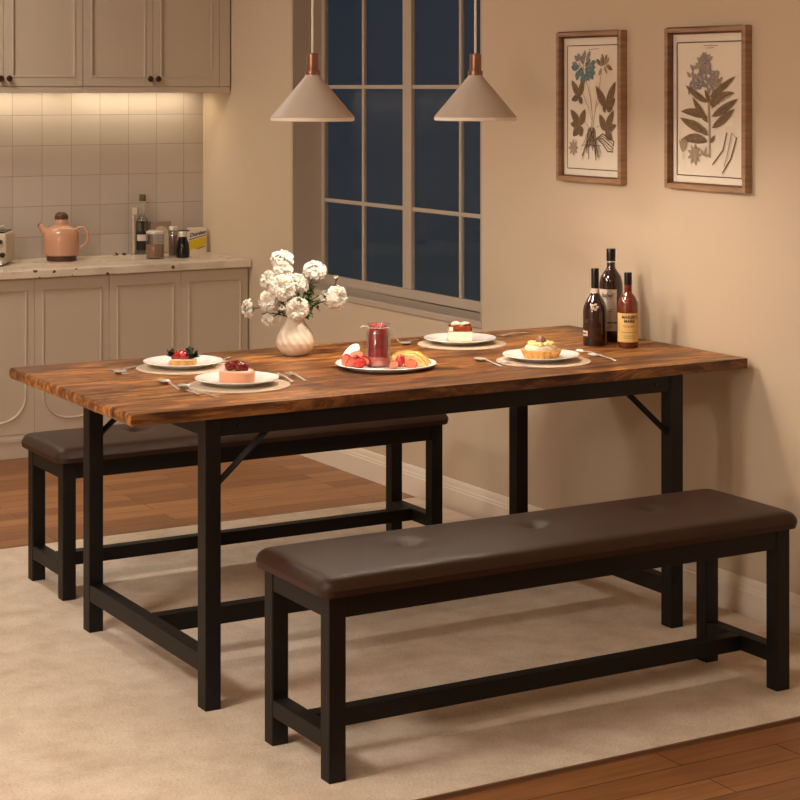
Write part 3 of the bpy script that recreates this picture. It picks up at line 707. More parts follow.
# cutlery
def spoon_mesh(L=.150,bw=.0185,bl=.052):
    mb=MB(); n=14; vs=[];fs=[]; m_=8
    for k in range(n+1):
        s=k/n; w_=bw*math.sin(PI*min(1,s*.98+.02))**.6*(1-.12*s) if s<1 else .003
        w_=max(w_,.002)
        for j in range(m_+1):
            q=(j/m_)*2-1; vs.append((bl*s,w_*q,.0075-.006*(1-q*q)*math.sin(PI*min(1,max(0,s)))))
    for k in range(n):
        for j in range(m_): a=k*(m_+1)+j; fs.append((a,a+1,a+m_+2,a+m_+1))
    o=len(vs); vs2=[(x,y,z-.0012) for x,y,z in vs]
    mb.add(vs+vs2,fs+[tuple(i+o for i in reversed(f_)) for f_ in fs])
    def strip(pts):
        prev=None
        for (x,w_,z) in pts:
            ring=[(x,-w_,z),(x,w_,z),(x,w_*.8,z+.0016),(x,-w_*.8,z+.0016)]
            if prev: mb.add(prev+ring,[(0,1,5,4),(1,2,6,5),(2,3,7,6),(3,0,4,7)])
            prev=ring
        mb.add(prev,[(0,1,2,3)])
    strip([(bl-.006,.003,.006),(bl+.004,.0022,.0085),(bl+.02,.0022,.007),(L*.75,.0034,.003),(L-.008,.0048,.0012),(L,.003,.001)])
    return mb
def fork_mesh(L=.14):
    mb=MB()
    for i in range(4):
        y=-.0075+.005*i
        for (a,b) in (((0,y*1.1,.006),(.014,y*1.1,.003)),((.014,y*1.1,.003),(.03,y,.003))):
            mb.tube([a,b],[.0009,.0014],6)
    mb.add([(.028,-.0095,.002),(.028,.0095,.002),(.040,.007,.0028),(.048,.0025,.005),(.048,-.0025,.005),(.040,-.007,.0028),
            (.028,-.0095,.0038),(.028,.0095,.0038),(.040,.007,.0046),(.048,.0025,.0068),(.048,-.0025,.0068),(.040,-.007,.0046)],
           [(0,1,2,5),(5,2,3,4),(6,11,8,7),(11,10,9,8),(0,6,7,1),(1,7,8,2),(2,8,9,3),(5,4,10,11),(0,5,11,6),(3,9,10,4)])
    prev=None
    for (x,w_,z) in [(.047,.0024,.005),(.06,.0022,.0066),(L*.75,.0034,.003),(L-.008,.005,.0010),(L,.003,.0008)]:
        ring=[(x,-w_,z),(x,w_,z),(x,w_*.8,z+.0016),(x,-w_*.8,z+.0016)]
        if prev: mb.add(prev+ring,[(0,1,5,4),(1,2,6,5),(2,3,7,6),(3,0,4,7)])
        prev=ring
    mb.add(prev,[(0,1,2,3)])
    return mb
sp0=spoon_mesh().build('dessert_spoon',M['silver']); fk0=fork_mesh().build('dessert_fork',M['silver'])
used={}
def lay(kind,p0,p1,label,z=TT):   # head end p0, handle end p1
    src=sp0 if kind=='s' else fk0
    o=src if not used.get(kind) else src.copy()
    if used.get(kind): C.objects.link(o)
    used[kind]=1
    a=at(p0[0],p0[1],z); b=at(p1[0],p1[1],z)
    o.location=(a[0],a[1],z+.0003); o.rotation_euler=(0,0,math.atan2(b[1]-a[1],b[0]-a[0]))
    tag(o,label,'spoon' if kind=='s' else 'fork','dessert spoons' if kind=='s' else 'dessert forks')
lay('s',(161,382),(194,396),'silver spoon nearest the front left corner of the table, clear of the placemat')
lay('s',(181,386.5),(203,396.5),'silver spoon touching the left rim of the mousse cake placemat',TT+.003)
lay('f',(188,391.5),(212,396.5),'silver fork lying on the table beyond the two spoons at the front left')
lay('f',(276,375),(302,386),'silver fork just right of the mousse cake placemat',TT+.003)
lay('f',(288,374),(315,385),'silver fork outermost to the right of the mousse cake placemat')
lay('s',(117,375),(146,362),'silver spoon outermost left of the strawberry tart plate')
lay('f',(129,376),(104,368),'silver fork lying beside the spoon at the left end of the table')
lay('f',(221,364.5),(233,355),'silver fork right of the strawberry tart placemat, behind the mousse cake plate')
lay('s',(403,346),(424,337),'silver spoon left of the cheesecake placemat, behind the fruit platter')
lay('f',(498,337),(520,334),'silver fork right of the cheesecake placemat')
lay('s',(476,360),(499,366),'silver spoon left of the fluted tart placemat')
lay('f',(500,362),(529,367.5),'silver fork on the front edge of the fluted tart placemat',TT+.003)
lay('f',(578,351.5),(600,356),'silver fork right of the fluted tart placemat')
lay('f',(590,355),(612,360),'silver fork in front of the liquor bottles')

# fruit platter
cx,cy=at(386,362,TT+.015)
pt=MB().lathe([(0,0),(.11,0),(.115,.002),(.138,.012),(.141,.0135),(.139,.015),(.115,.006),(.11,.0045),(0,.0045)],80).build('serving_plate',M['porcelain'])
pt.location=(cx,cy,TT); tag(pt,'large white serving plate with jar, strawberries and yellow fruit','plate')
def pl(dx,dy,dz=0): return (cx+RX*dx+FX*dy, cy+RY*dx+FY*dy, TT+.0045+dz)
# jar
j=thing('clip_top_jar','open glass clip-top jar of red jam standing on the serving plate','jar',pl(-.021,-.012),-YAW)
gl=MB().lathe([(0,0),(.030,0),(.034,.004),(.034,.090),(.032,.099),(.028,.104),(.028,.110),(.032,.112),(.032,.119),(.0295,.119),(.026,.110),(.026,.103),(.029,.097),(.0315,.090),(.0315,.006),(.029,.003),(0,.003)],48)
gl.build('glass',M['thinglass'],j)
MB().lathe([(0,.0035),(.029,.0035),(.0308,.007),(.0308,.028),(0,.028)],40).build('pink_layer',M['berry_in'],j)
MB().lathe([(0,.0285),(.0285,.0285),(.029,.060),(.0285,.084),(.0262,.097),(.0245,.104),(0,.105)],40,fn=lambda a,z:1-.02*abs(math.sin(4*a+z*200))).build('jam',M['jam'],j)
for i in range(6):
    a=i*1.05; b=MB(); b.ball((.014*math.cos(a),.014*math.sin(a),.108),.0100,wob=.3,seed=i); b.build('berry',M['jam'],j)
wi=MB(); wi.tube([(.0315*math.cos(a),.0315*math.sin(a),.110) for a in [2*PI*k/32 for k in range(33)]],.0012,6)
wi.tube([(.031,0,.109),(.044,0,.105),(.047,0,.099)],.0014,6); wi.tube([(-.031,0,.110),(-.044,-.002,.113),(-.050,-.002,.108)],.0014,6); wi.tube([(.036,-.004,.107),(.045,-.006,.095),(.054,-.006,.074),(.058,-.006,.068)],.0013,6)
wi.build('wire_clasp',M['silver'],j)
# the jar's lid leaning beside it
ld=MB().lathe([(0,0),(.026,0),(.032,.003),(.033,.008),(.030,.011),(.010,.013),(0,.013)],40)
ld.xf(Matrix.Rotation(math.radians(-50),4,'Y'))
mz=min(v[2] for v in ld.v); 
lo_=ld.build('jar_lid',M['porcelain']); lo_.location=pl(-.094,.030,-mz+.004); lo_.rotation_euler=(0,0,-YAW+.5); tag(lo_,'round white jar lid leaning on the strawberries left of the jar','lid')
def strawberry(dx,dy,dz,r,rot,label,half):
    mb=MB(); s0=0
    mb.ball((0,0,0),r,n=16,m=10,sc=(.85,.62 if half else .85,1.15),wob=.08,seed=dx*90)
    for i,v in enumerate(mb.v):       # pointed tip
        k=1-.35*max(0,-v[2]/r); mb.v[i]=(v[0]*k,v[1]*k,v[2])
    for q,f_ in enumerate(mb.f):
        pass
    if half:
        for i,v in enumerate(mb.v):
            if v[1]<-.12*r: mb.v[i]=(v[0],-.12*r,v[2])
    mb.xf(Matrix.Rotation(rot[2],4,'Z')@Matrix.Rotation(rot[0],4,'X')@Matrix.Rotation(rot[1],4,'Y'))
    mz=min(v[2] for v in mb.v)
    t=thing('strawberry',label,'strawberry',pl(dx,dy,dz-mz),-YAW,'cut strawberries on the serving plate')
    mb.build('flesh',M['berry'],t)
    if half:
        pm=MB(); n=20; pts=[]
        for k in range(n):
            a=2*PI*k/n; z=math.sin(a)*r*1.02; x=math.cos(a)*r*.72*(1-.35*max(0,-math.sin(a)))
            pts.append((x,-.13*r-.0004,z))
        pm.add(pts+[(p[0]*.4,-.13*r-.0006,p[2]*.4) for p in pts],[(k,(k+1)%n,n+(k+1)%n,n+k) for k in range(n)]+[tuple(n+k for k in range(n))])
        pm.xf(Matrix.Rotation(rot[2],4,'Z')@Matrix.Rotation(rot[0],4,'X')@Matrix.Rotation(rot[1],4,'Y'))
        pm.build('cut_face',M['berry_in'],t)
    return t
strawberry(-.112,-.006,.0,.0165,(.1,.5,-.5),'strawberry half at the far left of the serving plate, cut side out',True)
strawberry(-.096,-.036,.0,.0165,(.2,.9,.2),'red strawberry half at the left front rim of the serving plate, cut side forward',True)
strawberry(-.073,-.050,.0,.017,(1.2,.6,.6),'whole red strawberry foremost on the left of the serving plate',False)
strawberry(-.060,-.040,.006,.0145,(.1,2.2,.1),'pale-faced strawberry half between the foremost strawberry and the jar',True)
strawberry(-.082,-.012,.018,.0175,(-.75,1.5,.0),'pink strawberry half lying on top of the left strawberries, cut side up',True)
strawberry(-.086,-.020,.0,.0155,(.3,.4,1.4),'red strawberry under the topmost pink half on the left',False)
strawberry(-.062,-.008,.002,.0165,(0,1.4,.9),'red strawberry tucked close behind against the left side of the jar',False)
strawberry(.022,-.060,.0,.0140,(.2,1.0,-.2),'small strawberry half right of the jar at the front',True)
strawberry(.040,-.052,.004,.0155,(.2,.2,1.9),'red strawberry leaning on the yellow fruit wedge',False)
strawberry(.068,-.062,.0,.0165,(-.35,1.55,.1),'pale strawberry half at the front right of the serving plate',True)
def wedge(dx,dy,dz,rot,label,s=1):
    t=thing('fruit_wedge',label,'fruit',pl(dx,dy,dz),-YAW+rot,'yellow fruit wedges on the serving plate')
    n=12; R=.056*s
    pts=[(-R,.002),(-R*.93,R*.36),(-R*.72,R*.58),(-R*.2,R*.66),(R*.35,R*.62),(R*.72,R*.40),(R*1.02,R*.02)]; n=6
    mb=MB().prism(pts,-.011,.011); mb.build('flesh',M['pine'],t,bev=.003)
    rk=MB(); rk.tube([(x*1.0,0,z*1.0) for x,z in pts],.0035,8); rk.build('rind',M['pine_skin'],t)
wedge(.060,-.014,.0,-.22,'front yellow fruit wedge on the right of the serving plate'); wedge(.070,.022,.0,-.1,'back yellow fruit wedge on the right of the serving plate')
wedge(.030,.004,.0,.25,'yellow fruit wedge standing closest to the jar',.8)

# vase and flowers
vx,vy=at(295.5,355,TT)
v=thing('ceramic_vase','small cream ceramic jug vase with spiral ribs, holding the white flowers','vase',(vx,vy,TT),-YAW)
pf=[(0,0),(.030,0),(.037,.004),(.050,.020),(.0545,.038),(.050,.058),(.038,.080),(.028,.096),(.0235,.106),(.0245,.116),(.028,.121),(.026,.121),(.0215,.112),(.021,.105),(.026,.094),(.034,.080),(.046,.056),(.050,.038),(0,.03)]
pp=[]
for (a,b) in zip(pf[:-1],pf[1:]):
    for k in range(3): q=k/3; pp.append((a[0]+(b[0]-a[0])*q,a[1]+(b[1]-a[1])*q))
pp.append(pf[-1])
MB().lathe(pp,120,fn=lambda a,z:1+(.06*abs(math.sin(7*a+z*100))-.017)*min(1,max(0,(.1-z)/.03))*min(1,z/.012)).build('vase_body',M['vase'],v)
MB().tube([(-.022,0,.108),(-.036,0,.114),(-.044,0,.104),(-.044,0,.088),(-.040,0,.074)],[.005,.005,.005,.0048,.004],10).build('handle',M['vase'],v)
def bloom_mesh(R,seed,cup=.0):
    rn=random.Random(seed); mb=MB()
    rings=[(11,1.0,.02),(10,.94,.36),(9,.82,.68),(8,.66,.96),(6,.46,1.2),(4,.28,1.4)]
    for ri,(n,L,el) in enumerate(rings):
        off=rn.random()*6
        for k in range(n):
            a=2*PI*k/n+off+rn.uniform(-.12,.12); el_=el+rn.uniform(-.1,.1)+cup; l=R*L*rn.uniform(.9,1.06); W=l*(2.3/n+.10)
            m_,q=5,5; vs=[]
            for i in range(q+1):
                s=i/q; e2=el_+.45*(1-s)-.5*s*s*(1-ri*.12)
                for j in range(m_+1):
                    u=(j/m_)*2-1; wd=W*(.22+.9*s**.7)*(1-.25*max(0,s-.75)*4*abs(u))
                    ruf=.06*R*s*s*math.sin(u*9+k*2.1+ri)+rn.uniform(-1,1)*.05*R*s
                    r=l*s*(1-.10*u*u*(s>.8)-.06*(j%2)*(s>.95)); x=r*math.cos(e2); z=r*math.sin(e2)+ruf+.09*R*u*u
                    vs.append((x*math.cos(a)-wd*u*math.sin(a),x*math.sin(a)+wd*u*math.cos(a),z))
            fs=[(i*(m_+1)+j,i*(m_+1)+j+1,(i+1)*(m_+1)+j+1,(i+1)*(m_+1)+j) for i in range(q) for j in range(m_)]
            mb.add(vs,fs)
    return mb
vdir=Vector((vx,vy,TT))
def flower(px,py,r,fwd,face,label,cup=0,name='carnation'):
    R=r/345.; dx=(px-295.5)/345.; dz=(355-py)/345.
    c=Vector((dx,fwd,dz))                     # local: x right, y away, z up
    t=thing(name,label,'flower',(vx,vy,TT),-YAW,'white flowers in the vase')
    nrm=Vector(face).normalized(); Q=nrm.to_track_quat('Z','Y').to_matrix().to_4x4()
    b=bloom_mesh(R,int(px*7+py),cup); b.xf(Matrix.Translation(c-nrm*R*.35)@Q); b.build('bloom',M['petal'],t)
    base=c-nrm*R*.35
    cal=MB(); cal.lathe([(0,-.012),(.004,-.010),(.006,0),(.004,.006),(0,.008)],10); cal.xf(Matrix.Translation(base)@Q); cal.build('calyx',M['leaf'],t)
    a0=Vector((c.x*.10,c.y*.2-.0,.07)); a1=Vector((c.x*.14,c.y*.2,.125)); e_=base-nrm*.011; m_=a1.lerp(e_,.5)-nrm*.012+Vector((0,0,.0)); 
    pts=[]
    P0,P1,P2,P3=a1,a1+(Vector((0,0,1))*(e_-a1).length*.3),e_-nrm*(e_-a1).length*.3,e_
    for k in range(9):
        s=k/8; pts.append(P0*(1-s)**3+P1*3*s*(1-s)**2+P2*3*s*s*(1-s)+P3*s**3)
    MB().tube([a0]+pts,.0017,6).build('stem',M['stem'],t)
    return t
FL=[(281,254,13,.012,(-.1,-.45,1),'topmost white flower of the bouquet',0),
(282,266,11.5,-.006,(-.2,-.8,.7),'white flower just below the topmost one',.1),
(265,277,11,.0,(-.8,-.5,.6),'white flower on the upper left of the bouquet',.1),
(282,285,15,-.05,(-.15,-1,.25),'largest white flower facing front in the middle of the bouquet',0),
(301,279,12,-.015,(.3,-.7,.7),'white flower right of the large middle one, below the high right flower',.05),
(267,300,12.5,-.035,(-.5,-1,.05),'white flower at the lower left of the middle bloom',.05),
(298,308,14,-.055,(.1,-1,-.05),'white flower hanging over the lip of the vase',0),
(245,308,10.5,-.015,(-1,-.35,.0),'white flower at the far left end of the bouquet, seen from the side',.3),
(267,320,7.5,-.03,(-.5,-.7,-.3),'small half-open white flower, lowest left, beside the vase',.3),
(317,265,14,.0,(.3,-.35,1),'white flower standing high on the right of the bouquet',0),
(343,297,14,-.01,(1,-.5,.1),'white flower at the far right end of the bouquet, seen from the side',-.05),
(329,296,9.5,.01,(.5,-.6,.6),'white flower half hidden just left of the rightmost one',.1)]
for a in FL: flower(*a)
def bud(px,py,r,fwd,label):
    t=flower(px,py,r,fwd,(-.1,-.5,1),label,.5,'flower_bud'); return t
bud(283,305.5,3.2,-.05,'tiny white bud between the middle flower and the vase'); bud(336,276,2.6,0,'tiny white bud at the upper right of the bouquet')
def leafspray(px,py,fwd,n,s,label,seed):
    rn=random.Random(seed); dx=(px-295.5)/345.; dz=(355-py)/345.; c=Vector((dx,fwd,dz))
    t=thing('leafy_sprig',label,'foliage',(vx,vy,TT),-YAW,'green sprigs in the vase')
    a1=Vector((c.x*.1,c.y*.2,.08)); P1=a1+Vector((0,0,.05)); pts=[a1.lerp(P1,k/6).lerp(P1.lerp(c,k/6),k/6) for k in range(7)]
    MB().tube(pts,.0015,6).build('stem',M['stem'],t)
    mb=MB()
    for k in range(n):
        b=pts[rn.randint(3,6)]+Vector((rn.uniform(-1,1),rn.uniform(-1,1),rn.uniform(-1,1)))*.008
        d=Vector((rn.uniform(-1,1)+dx*6,rn.uniform(-1,.6),rn.uniform(-.5,1))).normalized(); L_=s*rn.uniform(.7,1.35); w_=L_*.2; sd=d.cross(Vector((rn.uniform(-.4,.4),rn.uniform(-.4,.4),1))).normalized()*w_; up=sd.cross(d).normalized()*w_*.5
        vs=[b,b+d*L_*.35+sd,b+d*L_*.7+sd*.8-up,b+d*L_-up*2,b+d*L_*.7-sd*.8-up,b+d*L_*.35-sd,b+d*L_*.4+up]
        mb.add(vs,[(0,1,6),(1,2,6),(2,3,6),(3,4,6),(4,5,6),(5,0,6)])
    mb.build('leaves',M['leaf'],t,smooth=False)
leafspray(308,288,.0,26,.034,'green sprig rising between the middle and right flowers',1)
leafspray(316,276,.01,18,.026,'green sprig just below the high right flower',2)
leafspray(326,300,-.005,22,.026,'green sprig beside the rightmost flowers',3)
leafspray(283,297,-.02,20,.028,'green sprig in the centre of the bouquet under the large flower',4)
leafspray(257,305,-.01,12,.018,'green sprig by the far left flower',5)
leafspray(262,313,-.015,8,.014,'short green sprig above the lowest left flower',6)
leafspray(300,296,-.03,16,.026,'green sprig above the flower over the vase lip',7)

# ---------------------------------------------------------------- bottles
def wrap(vs,R,ang,z):     # bend flat text (x,y) around a cylinder, facing angle ang
    out=[]
    for x,y,zz in vs:
        a=ang+x/R; out.append(((R+zz)*math.cos(a),(R+zz)*math.sin(a),z+y))
    return out
def band(mb,R,a0,a1,z0,z1,th=.0004,n=24):
    vs=[]
    for k in range(n+1):
        a=a0+(a1-a0)*k/n
        for r,z in ((R,z0),(R+th,z0),(R+th,z1),(R,z1)): vs.append((r*math.cos(a),r*math.sin(a),z))
    fs=[]
    for k in range(n):
        for q in range(4): fs.append((k*4+q,k*4+(q+1)%4,(k+1)*4+(q+1)%4,(k+1)*4+q))
    fs+= [(0,1,2,3),tuple(n*4+q for q in (3,2,1,0))]
    mb.add(vs,fs)
def bottle(px,py,prof,m,label,neckcap,name='liquor_bottle'):
    x,y=at(px,py,TT); t=thing(name,label,'bottle',(x,y,TT),-YAW,'liquor bottles by the wall')
    MB().lathe(prof,56).build('bottle_glass',m,t)
    r,z0,z1,cm=neckcap; MB().lathe([(0,z0),(r,z0),(r,z1-.002),(r-.001,z1),(0,z1)],32).build('cap',cm,t)
    return t
CAMA=-PI/2     # local angle facing the camera
# left bottle
t=bottle(595,345,[(0,0),(.035,0),(.0365,.003),(.0365,.102),(.0345,.117),(.028,.133),(.019,.147),(.013,.158),(.0112,.168),(.0112,.225),(0,.225)],M['dark_glass'],'dark brown bottle with a narrow black neck, leftmost of the three bottles',(.0118,.172,.232,M['foil']))
b=MB(); band(b,.0366,CAMA-1.9,CAMA-.75,.030,.046); b.build('label',M['label_w'],t)
b=MB(); band(b,.0368,CAMA-1.7,CAMA-.9,.036,.040,.0005); b.build('label_print',M['ink'],t)
b=MB(); b.lathe([(.0128,.158),(.0136,.158),(.0124,.172),(.0114,.172)],32); b.build('neck_band',M['label_w'],t)
b=MB()
for k in range(5): a=CAMA-.35+.0; b.ball((.008*math.cos(k*1.26)-.004,-.0345,.118+.008*math.sin(k*1.26)),.0052,sc=(1,.45,.8))
b.build('white_flower_emblem',M['label_w'],t)
# middle bottle
t=bottle(611,341,[(0,0),(.034,0),(.036,.003),(.0365,.165),(.036,.180),(.031,.200),(.020,.215),(.0135,.225),(.0125,.245),(.0125,.278),(0,.278)],M['dark_glass'],'tallest dark bottle with a grey label, between the other two',(.0142,.243,.284,M['foil']))
b=MB(); band(b,.0366,CAMA-1.45,CAMA+.38,.062,.162); b.build('label',M['label_w'],t)
b=MB(); band(b,.0366,CAMA-1.45,CAMA+.38,.035,.058); b.build('lower_label',M['label_w'],t)
vs,fs=text_mesh('Isabel',.019,.3,.9,.0002,.0001); b=MB(); b.add(wrap(vs,.0373,CAMA-.50,.143),fs); lines=MB()
for z,w_ in ((.132,.4),(.100,.5),(.094,.45),(.050,.6),(.045,.5)): band(b,.0369,CAMA-.5-w_,CAMA-.5+w_,z,z+.0012,.0002)
b.build('label_lettering',M['ink'],t,smooth=False)
MB().lathe([(.0143,.243),(.0148,.243),(.0148,.246),(.0143,.246)],32).build('neck_ring',M['silver'],t)
# right bottle
t=bottle(628,347,[(0,0),(.028,0),(.0305,.003),(.031,.010),(.031,.118),(.0295,.135),(.022,.152),(.012,.163),(.0105,.172),(.0105,.218),(0,.218)],M['amber'],'amber bottle with a yellow label, rightmost of the three bottles',(.0118,.187,.224,M['foil']))
b=MB(); band(b,.0312,CAMA-1.5,CAMA+1.25,.018,.104); b.build('label',M['label_y'],t)
MB().lathe([(.0107,.166),(.0114,.166),(.0114,.187),(.0107,.187)],32).build('neck_band',M['redfoil'],t)
b=MB()
for txt,z,s in (("MAKER'S",.092,.0125),("MARK",.080,.0125)):
    vs,fs=text_mesh(txt,s,0,1.05,.0002,.0004); b.add(wrap(vs,.0319,CAMA+.05,z),fs)
b.build('label_lettering',M['ink'],t,smooth=False)
b=MB()
for z,w_ in ((.066,.7),(.063,.5),(.047,.8),(.036,.5),(.030,.6)): band(b,.0315,CAMA-w_,CAMA+w_,z,z+.0012,.0003)
b.build('label_rules',M['ink_b'],t,smooth=False)

# ---------------------------------------------------------------- counter things
def cat_(px,py):
    x,y=at(px,py,CT)
    if y>8.075:
        u=(px-400)/1918.; d=8.075/(FY+RY*u); return (FX*d+RX*u*d,8.075)
    return x,y
# kettle
x,y=cat_(61.5,260.5); t=thing('tea_kettle','terracotta pink kettle with dark knob and ring handle on the worktop','kettle',(x,y,CT),-YAW)
MB().lathe([(0,0),(.060,0),(.063,.004),(.063,.018),(.060,.022),(0,.022)],48,fn=lambda a,z:1+.025*abs(math.sin(8*a))).build('base',M['kwood'],t)
MB().lathe([(0,.022),(.066,.022),(.073,.028),(.076,.045),(.077,.09),(.074,.118),(.062,.140),(.040,.152),(.031,.156),(.029,.176),(.028,.180),(0,.180)],56).build('kettle_body',M['kettle'],t)
MB().lathe([(0,.180),(.029,.180),(.0295,.192),(.024,.204),(.012,.211),(0,.212)],32).build('lid_knob',M['kwood'],t)
sp=MB(); sp.tube([(-.058,0,.110),(-.082,0,.138),(-.096,0,.158)],[.019,.014,.010],14); sp.build('spout',M['kettle'],t)
MB().lathe([(0,0),(.0105,0),(.0105,.006),(0,.006)],14).xf(Matrix.Translation((-.094,0,.154))@Matrix.Rotation(-.75,4,'Y')).build('spout_tip',M['kwood'],t)
MB().tube([(.068,0,.058),(.090,0,.060),(.108,0,.075),(.116,0,.098),(.112,0,.126),(.095,0,.145),(.078,0,.145),(.062,0,.134)],.0065,10).build('handle',M['kettle'],t)
# coffee machine, mostly beyond the left frame edge
x,y=cat_(2.5,266); t=thing('coffee_machine','pale coffee machine with black knobs, cut off by the left frame edge','coffee machine',(x,y,CT),-YAW)
MB().box(-.30,.012,.02,.20,.006,.135).build('machine_body',M['applestone'],t,bev=.008)
MB().box(-.30,.006,-.04,.02,.006,.022).build('drip_tray',M['silver'],t,bev=.003)
for a,z,r in ((-.003,.045,.011),(-.012,.1,.009)):
    k=MB(); k.lathe([(0,0),(r,0),(r,.012),(r*.8,.016),(0,.016)],20); k.xf(Matrix.Translation((a,.02,z))@Matrix.Rotation(PI/2,4,'X')); k.build('knob',M['black'],t)
MB().box(-.06,-.022,-.045,.02,.05,.075).build('brew_head',M['silver'],t,bev=.004); MB().box(-.052,-.03,-.10,-.045,.055,.068).build('filter_handle',M['black'],t,bev=.004)
MB().box(-.30,.0,.03,.19,.135,.142).build('lid',M['black'],t,bev=.003); MB().box(-.30,-.025,.04,.18,.142,.16).build('cup_rail',M['silver'],t,bev=.003)
for a in (.0,-.28):
    k=MB(); k.lathe([(0,0),(.009,0),(.009,.007),(0,.007)],16,c=(a,-.028,0)); k.build('foot',M['black'],t)
# square tap
x,y=cat_(133.5,254); M['tapmetal']=mat('satin_tap_metal',srgb(168,150,132),.35,.6)
t=thing('kitchen_tap','slim square grey tap standing at the back of the worktop','tap',(x,y,CT),-YAW)
MB().lathe([(0,0),(.014,0),(.014,.004),(0,.004)],20).build('tap_base',M['tapmetal'],t); MB().box(-.0075,.0075,-.0075,.0075,.004,.185).build('tap_column',M['tapmetal'],t,bev=.002)
s=MB(); s.box(-.009,.022,-.012,.012,.178,.212); s.build('tap_head',M['tapmetal'],t,bev=.003)
# tall clear bottle
x,y=cat_(142.5,252.5); t=thing('glass_bottle','tall clear glass bottle with a dark label and green stopper','bottle',(x,y,CT),-YAW)
MB().lathe([(0,0),(.026,0),(.028,.003),(.028,.135),(.024,.155),(.011,.175),(.0095,.19),(.0095,.245),(0,.245)],40).build('bottle_glass',M['glass'],t)
MB().lathe([(0,.240),(.014,.240),(.015,.243),(.015,.268),(.014,.270),(0,.270)],24).build('stopper',M['cork'],t)
b=MB(); band(b,.0283,CAMA-1.2,CAMA+1.1,.02,.15); b.build('label',M['ink'],t)
b=MB(); band(b,.0288,CAMA-.9,CAMA+1.0,.062,.09); b.build('label_band',M['label_w'],t)
b=MB(); band(b,.0288,CAMA-.9,CAMA-.1,.105,.145,.0004); band(b,.0288,CAMA+.4,CAMA+.9,.105,.145,.0004); b.build('label_picture',M['cork'],t)
# grey box with arch
x,y=cat_(160,251.5); t=thing('cardboard_box','brown-grey upright box with a pale arch, leaning at the tiled wall','box',(x,y,CT),0)
MB().box(-.050,.050,-.012,.012,0,.145).build('carton',M['greycard'],t,bev=.001)
pts=[(-.037,.004)]+[(.037*math.cos(PI-PI*k/16),.085+.040*math.sin(PI*k/16)) for k in range(17)]+[(.037,.004)]
MB().prism(pts,-.0126,-.0119).build('pale_arch',M['palecard'],t,smooth=False)
b=MB(); 
for k in range(5): b.box(-.022,.022-.004*k,-.0131,-.0125,.095-.014*k,.098-.014*k)
b.build('printed_lines',M['greycard'],t,smooth=False)
# spice jar
def glassjar(px,py,r,h,fill,fm,capm,label,cat='jar'):
    x,y=cat_(px,py); t=thing('storage_jar',label,cat,(x,y,CT),-YAW,'glass jars on the worktop')
    MB().lathe([(0,0),(r*.95,0),(r,.003),(r,h*.86),(r*.9,h*.9),(r*.88,h*.9),(r*.94,h*.85),(r*.94,.005),(0,.005)],36).build('glass',M['thinglass'],t)
    MB().lathe([(0,.0055),(r*.93,.0055),(r*.93,fill),(0,fill)],32).build('contents',fm,t)
    MB().lathe([(0,h*.88),(r*.95,h*.88),(r*.95,h*.96),(r*.7,h),(0,h)],32).build('lid',capm,t)
    return t
glassjar(155,258.5,.041,.125,.062,M['brownpow'],M['silver'],'glass jar half full of brown powder, in front of the upright box')
glassjar(173,256.5,.020,.135,.095,M['mauve'],M['silver'],'narrow glass jar with grey-brown contents, left of the dark jug')
# dark jug
x,y=cat_(182.7,257.5); t=thing('dark_jug','small round black glass jug with a silver top','jug',(x,y,CT),-YAW)
MB().lathe([(0,0),(.026,0),(.030,.004),(.031,.03),(.027,.065),(.019,.085),(.017,.093),(0,.093)],40).build('jug_body',M['black'],t).active_material.node_tree.nodes['Principled BSDF'].inputs['Roughness'].default_value=.15
MB().lathe([(0,.093),(.019,.093),(.019,.112),(.015,.116),(0,.116)],28).build('jug_top',M['silver'],t)
MB().box(-.020,.030,-.006,.006,.116,.122).build('lever',M['knob'],t,bev=.002)
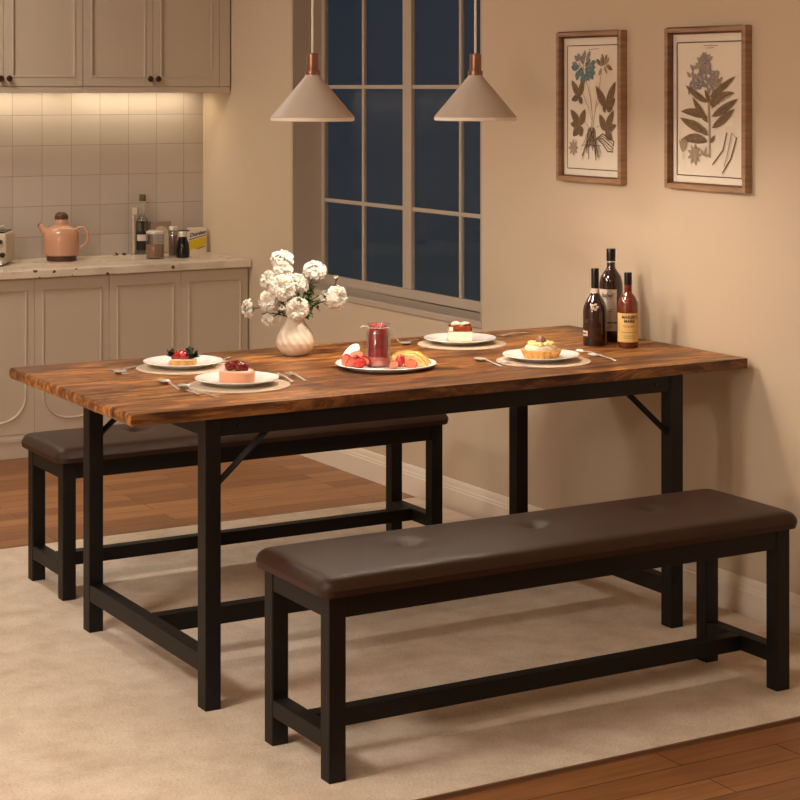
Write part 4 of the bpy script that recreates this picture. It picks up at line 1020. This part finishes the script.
# sugar box
x,y=cat_(197,251.5); x-=.015; t=thing('sugar_box','white and yellow sugar box standing next to the right-hand wall','box',(x,y-.03,CT),-.1)
MB().box(-.042,.042,-.015,.015,0,.112).build('carton',M['whitecard'],t,bev=.001)
MB().prism([(-.0422,.012),(.02,.022),(.0422,.045),(.0422,.072),(-.0422,.052)],-.0156,-.0148).build('yellow_panel',M['yellow'],t,smooth=False)
vs,fs=text_mesh('Domino',.024,.15,.95,.0003,.0006); b=MB(); b.add([(x_*.98,-.0156-zz,y_+.086+x_*.2) for x_,y_,zz in vs],fs); b.build('carton_lettering',M['navy'],t,smooth=False)
b=MB(); b.prism([(-.040,.058),(.040,.077),(.040,.080),(-.040,.062)],-.0160,-.0152); b.prism([(-.005,.014),(.036,.026),(.036,.029),(-.005,.017)],-.0160,-.0152); b.build('printed_stripe',M['kwood'],t,smooth=False)
# dried leaves by the tap
for i,(px,py,s,lb) in enumerate(((114,245.5,.020,'small dried brown leaf on the worktop, farthest left of the two by the tap'),(122,250,.022,'small dried brown leaf on the worktop right beside the tap'))):
    x,y=cat_(px,py+3); y-=.03; o=herb('dried_leaf',None,0,0,.0005,6,s,M['kwood'],40+i); o.location=(x,y,CT); tag(o,lb,'leaf','dried leaves on the worktop')

# ---------------------------------------------------------------- world, camera
wd=bpy.data.worlds.new('night'); bpy.context.scene.world=wd; wd.use_nodes=True; N=wd.node_tree.nodes; L=wd.node_tree.links; bg=N['Background']
tc=N.new('ShaderNodeTexCoord'); sx=N.new('ShaderNodeSeparateXYZ'); L.new(tc.outputs['Generated'],sx.inputs[0])
ns=N.new('ShaderNodeTexNoise'); ns.inputs['Scale'].default_value=3; L.new(tc.outputs['Generated'],ns.inputs['Vector'])
ad=N.new('ShaderNodeMath'); ad.operation='MULTIPLY_ADD'; ad.inputs[1].default_value=.18; L.new(ns.outputs['Fac'],ad.inputs[0]); L.new(sx.outputs['Z'],ad.inputs[2])
r=ramp(N,[(.0,srgb(44,48,50)),(.06,srgb(42,47,53)),(.14,srgb(38,44,52)),(.24,srgb(42,43,46))]); L.new(ad.outputs[0],r.inputs['Fac']); L.new(r.outputs[0],bg.inputs[0]); bg.inputs[1].default_value=1.0
cam=bpy.data.cameras.new('camera'); co=bpy.data.objects.new('camera',cam); C.objects.link(co)
cam.sensor_width=36; cam.lens=36*1918/800.; cam.shift_y=-313/800.; co.location=(0,0,CAM_H); co.rotation_euler=(PI/2,0,-YAW); cam.clip_start=.05
sc=bpy.context.scene; sc.camera=co
sc.view_settings.view_transform='Standard'; sc.view_settings.look='None'; sc.view_settings.exposure=0.12; sc.view_settings.gamma=1; sc.view_settings.use_curve_mapping=False
sc.cycles.max_bounces=10; sc.cycles.transparent_max_bounces=16
sc.cycles.use_denoising=True
